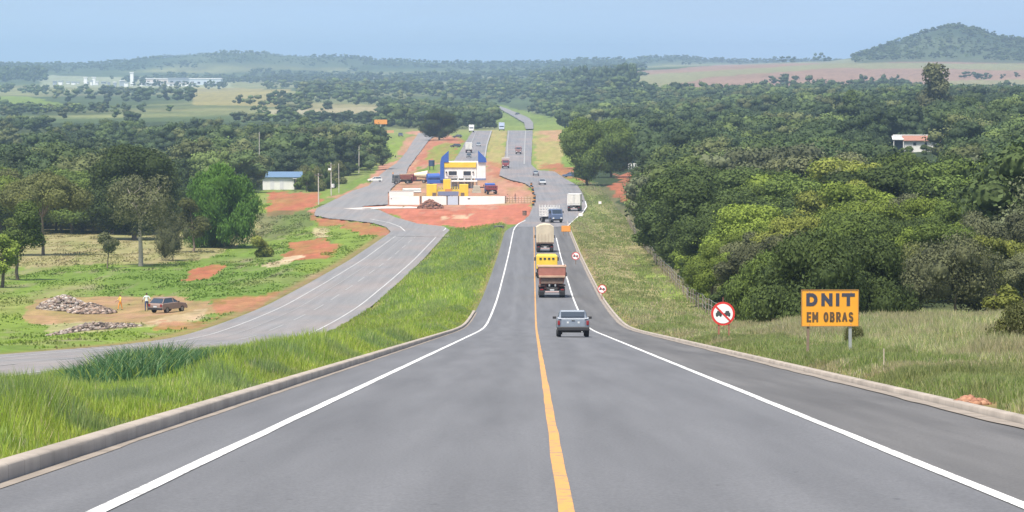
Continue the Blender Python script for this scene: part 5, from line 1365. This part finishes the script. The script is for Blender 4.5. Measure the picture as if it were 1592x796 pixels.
# ---------------------------------------------------------------- the building site in the middle
def site():
    # hoarding
    Xa, Y, Z = pix(695, 318.5); k = Y / F; H = 13.4 * k
    PAN = M('hoarding_white', (.74, .73, .71), .6, 0, .1, .4)
    t = empty('hoarding', (Xa, Y, Z), 0, 'long white hoarding wall in front of the building site', 'fence')
    for x0, x1, m in ((605, 652, PAN), (656, 694, PAN), (696, 712, M('hoarding_grey', (.45, .52, .62), .6)), (714, 785, PAN)):
        a, b_ = atD(x0, Y) - Xa, atD(x1, Y) - Xa; part('panel', m, t, (((a + b_) / 2, 0, H / 2), (b_ - a, .12, H), .02))
    for x in (605, 654, 695, 713, 785.5): part('post', DKGREY, t, ((atD(x, Y) - Xa, .05, H / 2), (.22, .2, H + .1)))
    for x0, x1 in ((607.5, 609), (727, 731)): part('small_notice', INK, t, (((atD(x0, Y) + atD(x1, Y)) / 2 - Xa, -.08, H * .72), ((x1 - x0) * k, .03, .22)))
    X2, Y2, Z2 = pix(624, 305); k2 = Y2 / F
    t = empty('low_wall', (X2, Y2, Z2), R(4), 'short low white wall behind the left end of the hoarding', 'wall'); part('wall', PAN, t, ((0, 0, .55), (38 * k2, .25, 1.3), .02)); part('coping', WALLW, t, ((0, 0, 1.25), (39 * k2, .35, .1)))
    X3, Y3, Z3 = pix(806, 316); k3 = Y3 / F
    t = empty('site_fence', (X3, Y3, Z3), 0, 'thin see through site fence right of the white hoarding', 'fence')
    for i in range(9): part('post', WOOD, t, (((i - 4) * 4.6 * k3, 0, .7), (.08, .08, 1.5)))
    part('rail', M('pinkish_net', (.6, .42, .36), .8), t, ((0, 0, 1.35), (40 * k3, .04, .12)), ((0, 0, .8), (40 * k3, .04, .1)), ((0, 0, .35), (40 * k3, .04, .08)))
    # main building
    X, Y, Z = pix(720, 293); k = Y / F; zz = lambda y: rz_at(y, Y) - Z; xx = lambda x: atD(x, Y) - X
    t = empty('site_building', (X, Y, Z), 0, 'white building with yellow fascia between two blue pointed wings', 'building')
    b = MB(); b.box((xx(715.5), 4, (zz(251.5) + zz(277)) / 2), (xx(741) - xx(690.5), 8, zz(251.5) - zz(277))); b.build('wall', WALLW, t)
    b = MB(); b.box((xx(748), 5, (zz(252) + zz(279)) / 2), (xx(755) - xx(741.2), 10, zz(252) - zz(279))); b.build('side_wall', WALLW, t)
    part('fascia', YEL, t, ((xx(715.5), -.1, (zz(252.2) + zz(260)) / 2), (xx(740.5) - xx(691), .3, zz(252.2) - zz(260))))
    for a, c, y0, y1 in ((697.5, 710, 266, 272), (720.5, 732, 266, 272.5)): f = part('window', DARKIN, t, ((xx((a + c) / 2), -.04, (zz(y0) + zz(y1)) / 2), (xx(c) - xx(a), .14, zz(y0) - zz(y1)))); part('sill', M('sill_grey', (.5, .5, .5), .7), f, ((xx((a + c) / 2), -.15, zz(y1) - .1), (xx(c) - xx(a) + .4, .3, .15)))
    for a in (694, 735.5): part('lamp', BLACKP, t, ((xx(a), -.2, zz(267.5)), (.35, .4, .35)))
    b = MB(); b.prism([(xx(697.5), zz(234)), (xx(697.5), zz(252)), (xx(690.3), zz(252)), (xx(690.3), zz(280)), (xx(684), zz(280)), (xx(684.5), zz(252)), (xx(686.5), zz(244)), (xx(692), zz(239))], -.4, 1.6, 'Y'); b.build('wing', BLUE, t)
    b = MB(); b.prism([(xx(743.2), zz(234)), (xx(743.2), zz(252.1)), (xx(756.5), zz(252.1)), (xx(755.5), zz(246)), (xx(749.5), zz(240))], -.4, 1.6, 'Y'); b.build('wing', BLUE, t)
    LG = M('light_grey_wall', (.52, .54, .52), .8)
    part('lower_floor', LG, t, ((xx(716), 4.2, (zz(277) + 0) / 2), (xx(740) - xx(700), 6, zz(277))))
    for a in (700, 712, 722, 733, 741): part('column', WALLW, t, ((xx(a), .4, zz(277) / 2), (.45, .45, zz(277))))
    part('canopy', WALLW, t, ((xx(722), -.6, zz(281)), (xx(742) - xx(702), 2.2, .35))); part('side_canopy', M('slate_blue', (.16, .19, .3), .6), t, ((xx(747), 1, zz(278.5)), (xx(755) - xx(738), 3, .5)))
    part('base', BLUE, t, ((xx(677), 1.5, zz(282.5)), (xx(690) - xx(664), 2, .9)))
    # yellow structure
    X, Y, Z = pix(696, 306); k = Y / F; zz = lambda y: rz_at(y, Y) - Z; xx = lambda x: atD(x, Y) - X
    t = empty('yellow_structure', (X, Y, Z), 0, 'yellow stepped steel structure standing behind the white hoarding', 'structure')
    for x0, x1, y0 in ((663, 679, 286.5), (689, 700.5, 278.5), (714, 728, 286.5)):
        tw = part('tower', YEL, t, ((xx((x0 + x1) / 2), 1.2, zz(y0) / 2), (xx(x1) - xx(x0), 2.4, zz(y0)), .06))
        part('opening', BROWN, tw, ((xx(x1 - 4 if x0 < 700 else x0 + 5), -.03, .55), (.9, .1, .9)))
    for x in (682, 686, 703, 707, 711): part('column', M('olive_yellow', (.42, .36, .08), .7), t, ((xx(x), 1, zz(290) / 2), (.35, .35, zz(290))))
    part('base', M('slate_blue', (.16, .19, .3), .6), t, ((xx(697), -.5, .8), (xx(713) - xx(682), .5, 1.0))); part('beam', YEL, t, ((xx(696), .5, zz(296.5)), (xx(716) - xx(678), .3, .45)))
    part('hopper', M('orange_brown', (.5, .22, .06), .7), t, ((xx(697), -.3, zz(296)), (1.6, .6, .8)))
    # small loose things
    X, Y, Z = pix(741, 300); t = empty('block_stack', (X, Y, Z), .1, 'pale olive stack of blocks between the yellow structure and the blue lorry', 'block stack')
    for i in range(3): part('block_row', M('pale_block', (.42, .40, .32), .8), t, ((0, 0, .3 + i * .62), (2.2 - i * .3, 1.2, .58), .03))
    X, Y, Z = pix(640, 300); t = empty('pipe_pile', (X, Y, Z), .2, 'small pile of grey pipes behind the left part of the hoarding', 'pipe pile')
    for i, (px_, pz_) in enumerate(((-.8, .3), (0, .3), (.8, .3), (-.4, .85), (.4, .85))): b = MB(); b.cyl((0, px_, pz_), .3, 4.5, 'X', 12); b.build('pipe', LG, t)
    for i, (x, y, hh, m, lab) in enumerate([(671, 264, 12, M('dark_navy', (.03, .06, .13), .6), 'dark navy box shaped tank above the blue tank truck')]):
        X, Y, Z = pix(x, y); t = empty('water_tank', (X, Y, Z), .2, lab, 'tank'); b = MB(); b.cyl((0, 0, 2.1), .95, 1.9, 'Z', 18); b.build('tank', m, t, .06)
        for q in (-.6, .6):
            for s in (-.6, .6): part('leg', DKGREY, t, ((q, s, .6), (.12, .12, 1.2)))
site()
def heap(name, x, y, wpx, hpx, dep, cols, label, n=600, stone=.16, seed=1, ph=None):
    X, Y, Z = pix(x, y); k = Y / F; rs = np.random.RandomState(seed); w = wpx * k / 2; h = hpx * k
    V1, T1 = ICO1; NV = []; NT = []; NC = []
    gx, gy = np.meshgrid(np.linspace(-1, 1, 21), np.linspace(-1, 1, 21)); rr = np.sqrt(gx ** 2 + gy ** 2)
    hh = lambda a, b: np.clip(1 - np.sqrt(a ** 2 + b ** 2), 0, 1) ** .8 * (.65 + .7 * fbm(a * 2.2 + seed * 9, b * 2.2, seed))
    gz = ground(X + gx.ravel() * w, Y + dep + gy.ravel() * dep) - Z + hh(gx, gy).ravel() * h * .93 - .06
    V = np.stack([gx.ravel() * w, gy.ravel() * dep + dep, gz], 1); idx = np.arange(441).reshape(21, 21)
    Q = np.stack([idx[:-1, :-1].ravel(), idx[:-1, 1:].ravel(), idx[1:, 1:].ravel(), idx[1:, :-1].ravel()], 1)
    C = np.tile(np.array(cols[0]) * .8, (441, 1)); off = 441
    for i in range(n):
        a = rs.uniform(-1, 1); b = rs.uniform(-1, 1)
        if a * a + b * b > 1.02: continue
        s = stone * rs.uniform(.5, 1.6); z = float(hh(np.array(a), np.array(b))) * h * .95 + G(X + a * w, Y + dep + b * dep) - Z
        v = V1 * (1 + rs.uniform(-.25, .25, (len(V1), 1))) * s * np.array([1, 1, .7]) + np.array([a * w, b * dep + dep, z])
        NV.append(v); NT.append(T1 + off); off += len(V1); NC.append(np.tile(np.array(cols[rs.randint(len(cols))]) * rs.uniform(.7, 1.25), (len(V1), 1)))
    me = np_mesh(name, np.vstack([V] + NV), [Q, np.vstack(NT)], cols=np.vstack([C] + NC))
    o = link(name, me, None, MATS.get('rubble') or attr_mat('rubble', .9, 0, [(3, .15)], spec=.1)); o.location = (X, Y, Z)
    return tag(o, label, 'heap')
heap('rubble_heap', 94, 484, 88, 27, 3.2, [(.27, .23, .19), (.38, .34, .31), (.15, .12, .11), (.25, .18, .14)], 'tall pointed heap of pale broken rubble, leftmost by the hatchback', 900, .16, 1)
heap('rubble_heap', 138, 489, 74, 17, 2.6, [(.19, .14, .11), (.26, .19, .15), (.10, .08, .07), (.34, .28, .24)], 'lower brownish rubble heap just right of the tall pointed heap', 650, .16, 2)
heap('rubble_heap', 142, 514, 150, 11, 1.6, [(.22, .17, .14), (.30, .26, .23), (.12, .10, .09)], 'long low row of rubble nearest the service road', 700, .13, 3)
heap('dirt_heap', 668, 325, 38, 15, 4, [(.20, .10, .07), (.25, .13, .10), (.12, .07, .06)], 'dark brown earth heap in front of the hoarding', 260, .35, 4)
heap('stone_slab', 1511, 631, 58, 12, .3, [(.30, .16, .10), (.36, .20, .13), (.24, .12, .08)], 'flat pile of reddish brown broken stone at the right kerb', 170, .055, 5)
heap('rubble_heap', 310, 262 * 1.55, 26, 5, 1.5, [(.30, .22, .18), (.17, .14, .12)], 'small dark clods by the red patch in the left field', 60, .2, 6) if False else None
# markers, drums
for i, (x, y) in enumerate([(826, 291), (828, 297), (829, 303), (831, 310), (831, 316), (829, 321)]):
    X, Y, Z = pix(x, y); t = empty('traffic_drum', (X, Y, Z + .2), 0, 'dark banded traffic drum in the row along the junction edge', 'traffic drum', 'traffic drums along the junction edge')
    b = MB(); b.cyl((0, 0, .5), .3, 1.0, 'Z', 14, .22); b.build('body', BLACKP, t); b = MB(); b.cyl((0, 0, .6), .30, .16, 'Z', 14, .28); b.build('band', M('sign_orange', (.72, .3, .06)), t)
X, Y, Z = pix(815.5, 335); t = empty('water_drum', (X, Y, Z), .3, 'dark open drum at the tip of the red earth', 'drum'); b = MB(); b.cyl((0, 0, .45), .42, .9, 'Z', 18); b.build('body', BROWN, t); b = MB(); b.cyl((0, 0, .9), .44, .06, 'Z', 18); b.build('rim', DARKIN, t)
X, Y, Z = pix(776, 356); t = empty('concrete_culvert', (X, Y, Z), .3, 'dark concrete culvert mouth at the end of the median grass', 'culvert'); part('block', M('dark_concrete', (.12, .12, .10), .9), t, ((0, 0, .3), (1.5, 1.2, .6), .05)); part('opening', DARKIN, t, ((0, -.6, .3), (.7, .05, .4)))
# small orange stakes in the median and verge
for (x, y, h, lab) in [(1374, 578, .28, 'thin pale stake in the grass right of the works sign')]:
    X, Y, Z = pix(x, y); t = empty('stake', (X, Y, Z), .2, lab, 'stake'); part('shaft', M('pale_wood', (.5, .42, .33), .8), t, ((0, 0, h / 2 + .1), (.022, .02, h + .25), .002))
# roadside fence along the wood
def wood_fence():
    ys = np.linspace(252, 640, 62); X0 = x_of(fence_u(252) - .4, 252); Z0 = G(X0, 252)
    t = empty('post_and_wire_fence', (X0, 252, Z0), 0, 'old post and wire fence running along the edge of the wood', 'fence')
    P = []
    for y in ys:
        x = x_of(fence_u(y) - .4, y) + random.uniform(-.1, .1); z = G(x, y); P.append((x - X0, y - 252, z - Z0))
        b = MB(); b.tube((x - X0, y - 252, z - Z0 - .2), (x - X0 + random.uniform(-.06, .06), y - 252, z - Z0 + 1.3 + random.uniform(-.15, .1)), .06, .05, 7); b.build('post', M('fence_post', (.22, .18, .14), .9), t)
    for h in (.5, .9, 1.3):
        b = MB()
        for p, q in zip(P[:-1], P[1:]): b.tube((p[0], p[1], p[2] + h), (q[0], q[1], q[2] + h), .012, None, 4)
        b.build('wire', STEELG, t)
wood_fence()
def white_fence():
    X, Y, Z = pix(990, 263); k = Y / F; t = empty('picket_fence', (X, Y, Z), 0, 'short white picket fence behind the red earth right of the junction', 'fence')
    for i in range(7): part('picket', WALLW, t, (((i - 3) * 4.2 * k, 0, .9), (.35, .2, 1.8)))
    part('rail', WALLW, t, ((0, .05, 1.7), (28 * k, .12, .25)))
white_fence()
# ---------------------------------------------------------------- people
def person(x, y, h, yaw, shirt, trousers, skin, hair, label, arms=((.22, .12), (-.22, -.05)), stride=.12):
    X, Y, Z = pix(x, y); t = empty('person', (X, Y, Z + .02 + .2 * float(sstep(550, 1100, Y))), yaw, label, 'person'); s = h / 1.75
    P = {'pel': (0, 0, .95, .135), 'wai': (0, 0, 1.12, .125), 'che': (0, .01, 1.33, .15), 'nek': (0, .02, 1.48, .06), 'hb': (0, .03, 1.57, .08), 'hd': (0, .04, 1.66, .098), 'ht': (0, .03, 1.73, .06)}
    E = [('pel', 'wai'), ('wai', 'che'), ('che', 'nek'), ('nek', 'hb'), ('hb', 'hd'), ('hd', 'ht')]
    for i, sx in enumerate((-1, 1)):
        st = stride * sx; ax, ay = arms[i]
        P.update({f'hip{i}': (sx * .10, 0, .88, .10), f'kn{i}': (sx * .12, st * .6 + .02, .48, .068), f'an{i}': (sx * .13, st, .09, .045), f'to{i}': (sx * .14, st + .16, .03, .038),
                  f'sh{i}': (sx * .19, 0, 1.40, .065), f'el{i}': (sx * .19 + ax * .55, ay * .4 - .02, 1.13, .045), f'wr{i}': (sx * .19 + ax * .8, ay + .12, .92, .032), f'ha{i}': (sx * .19 + ax * .8, ay + .18, .82, .035)})
        E += [('pel', f'hip{i}'), (f'hip{i}', f'kn{i}'), (f'kn{i}', f'an{i}'), (f'an{i}', f'to{i}'), ('che', f'sh{i}'), (f'sh{i}', f'el{i}'), (f'el{i}', f'wr{i}'), (f'wr{i}', f'ha{i}')]
    K = list(P); me = bpy.data.meshes.new('tmp'); me.from_pydata([P[q][:3] for q in K], [(K.index(a), K.index(b)) for a, b in E], [])
    o = bpy.data.objects.new('tmp', me); COLL.objects.link(o); md = o.modifiers.new('s', 'SKIN'); md.use_smooth_shade = True
    for v, q in zip(me.skin_vertices[0].data, K): v.radius = (P[q][3], P[q][3] * (.72 if q in ('pel', 'wai', 'che') else 1))
    me.skin_vertices[0].data[0].use_root = True
    o.modifiers.new('u', 'SUBSURF').levels = 2
    dg = bpy.context.evaluated_depsgraph_get(); m2 = bpy.data.meshes.new_from_object(o.evaluated_get(dg)); bpy.data.objects.remove(o)
    m2.name = 'body'; m2.materials.clear()
    for q in (skin, shirt, trousers, BLACKP, hair): m2.materials.append(q)
    for p in m2.polygons:
        c = p.center; ax = abs(c.x)
        if c.z < .09: i = 3
        elif c.z < .98 and ax < .24 and not (ax > .2 and c.z > .75): i = 2
        elif c.z < 1.10: i = 0 if ax > .2 else 1
        elif c.z < 1.47: i = 1
        elif c.z > 1.67 or (c.z > 1.57 and c.y < .0): i = 4
        else: i = 0
        p.material_index = i
    b = link('body', m2, t); b.scale = (s, s, s)
    return t
SK = M('skin_brown', (.26, .14, .09), .6); HR = M('hair_black', (.02, .015, .012), .6); NAVY = M('navy_cloth', (.05, .065, .13), .9); LTS = M('pale_green_shirt', (.55, .64, .62), .9); ORG = M('orange_vest', (.75, .30, .05), .9); KH = M('khaki_cloth', (.30, .22, .15), .9); PNK = M('salmon_shirt', (.62, .30, .25), .9); YV = M('yellow_vest', (.75, .55, .08), .9)
person(228, 484, 1.72, R(10), LTS, NAVY, SK, HR, 'person in pale shirt and navy trousers standing beside the hatchback', ((-.25, .1), (.3, -.05)))
person(187, 482, 1.5, R(120), YV, ORG, SK, HR, 'person in yellow and orange work clothes right of the rubble heaps', ((-.15, .25), (.15, .3)), .2)
person(789, 314, 1.75, R(30), PNK, KH, SK, HR, 'person in salmon shirt nearest the end of the white hoarding')
person(801, 313, 1.75, R(200), M('brown_shirt', (.25, .13, .1), .9), NAVY, SK, HR, 'person in brown shirt standing between the hoarding and the traffic drums')
person(737, 300, 1.75, R(100), YV, NAVY, SK, HR, 'person in yellow vest between the yellow structure and the blue lorry')
person(744, 300, 1.75, R(-80), ORG, KH, SK, HR, 'person in orange vest just left of the blue lorry')
person(611, 277 * 1.0, 1.75, R(150), ORG, NAVY, SK, HR, 'person in orange vest left of the dark grey dump truck')
tick('objects')
# ================================================================ haze
def haze():
    m = bpy.data.materials.new('haze_air'); m.use_nodes = True; n = m.node_tree; n.nodes.clear()
    out = n.nodes.new('ShaderNodeOutputMaterial'); pv = n.nodes.new('ShaderNodeVolumePrincipled')
    pv.inputs['Color'].default_value = HAZE_COLOR; pv.inputs['Density'].default_value = HAZE_DENSITY; pv.inputs['Anisotropy'].default_value = .2
    n.links.new(pv.outputs[0], out.inputs['Volume'])
    b = MB(); b.box((0, 10300, 20), (32000, 21000, 150))
    tag(b.build('haze', m), kind='stuff')
haze()
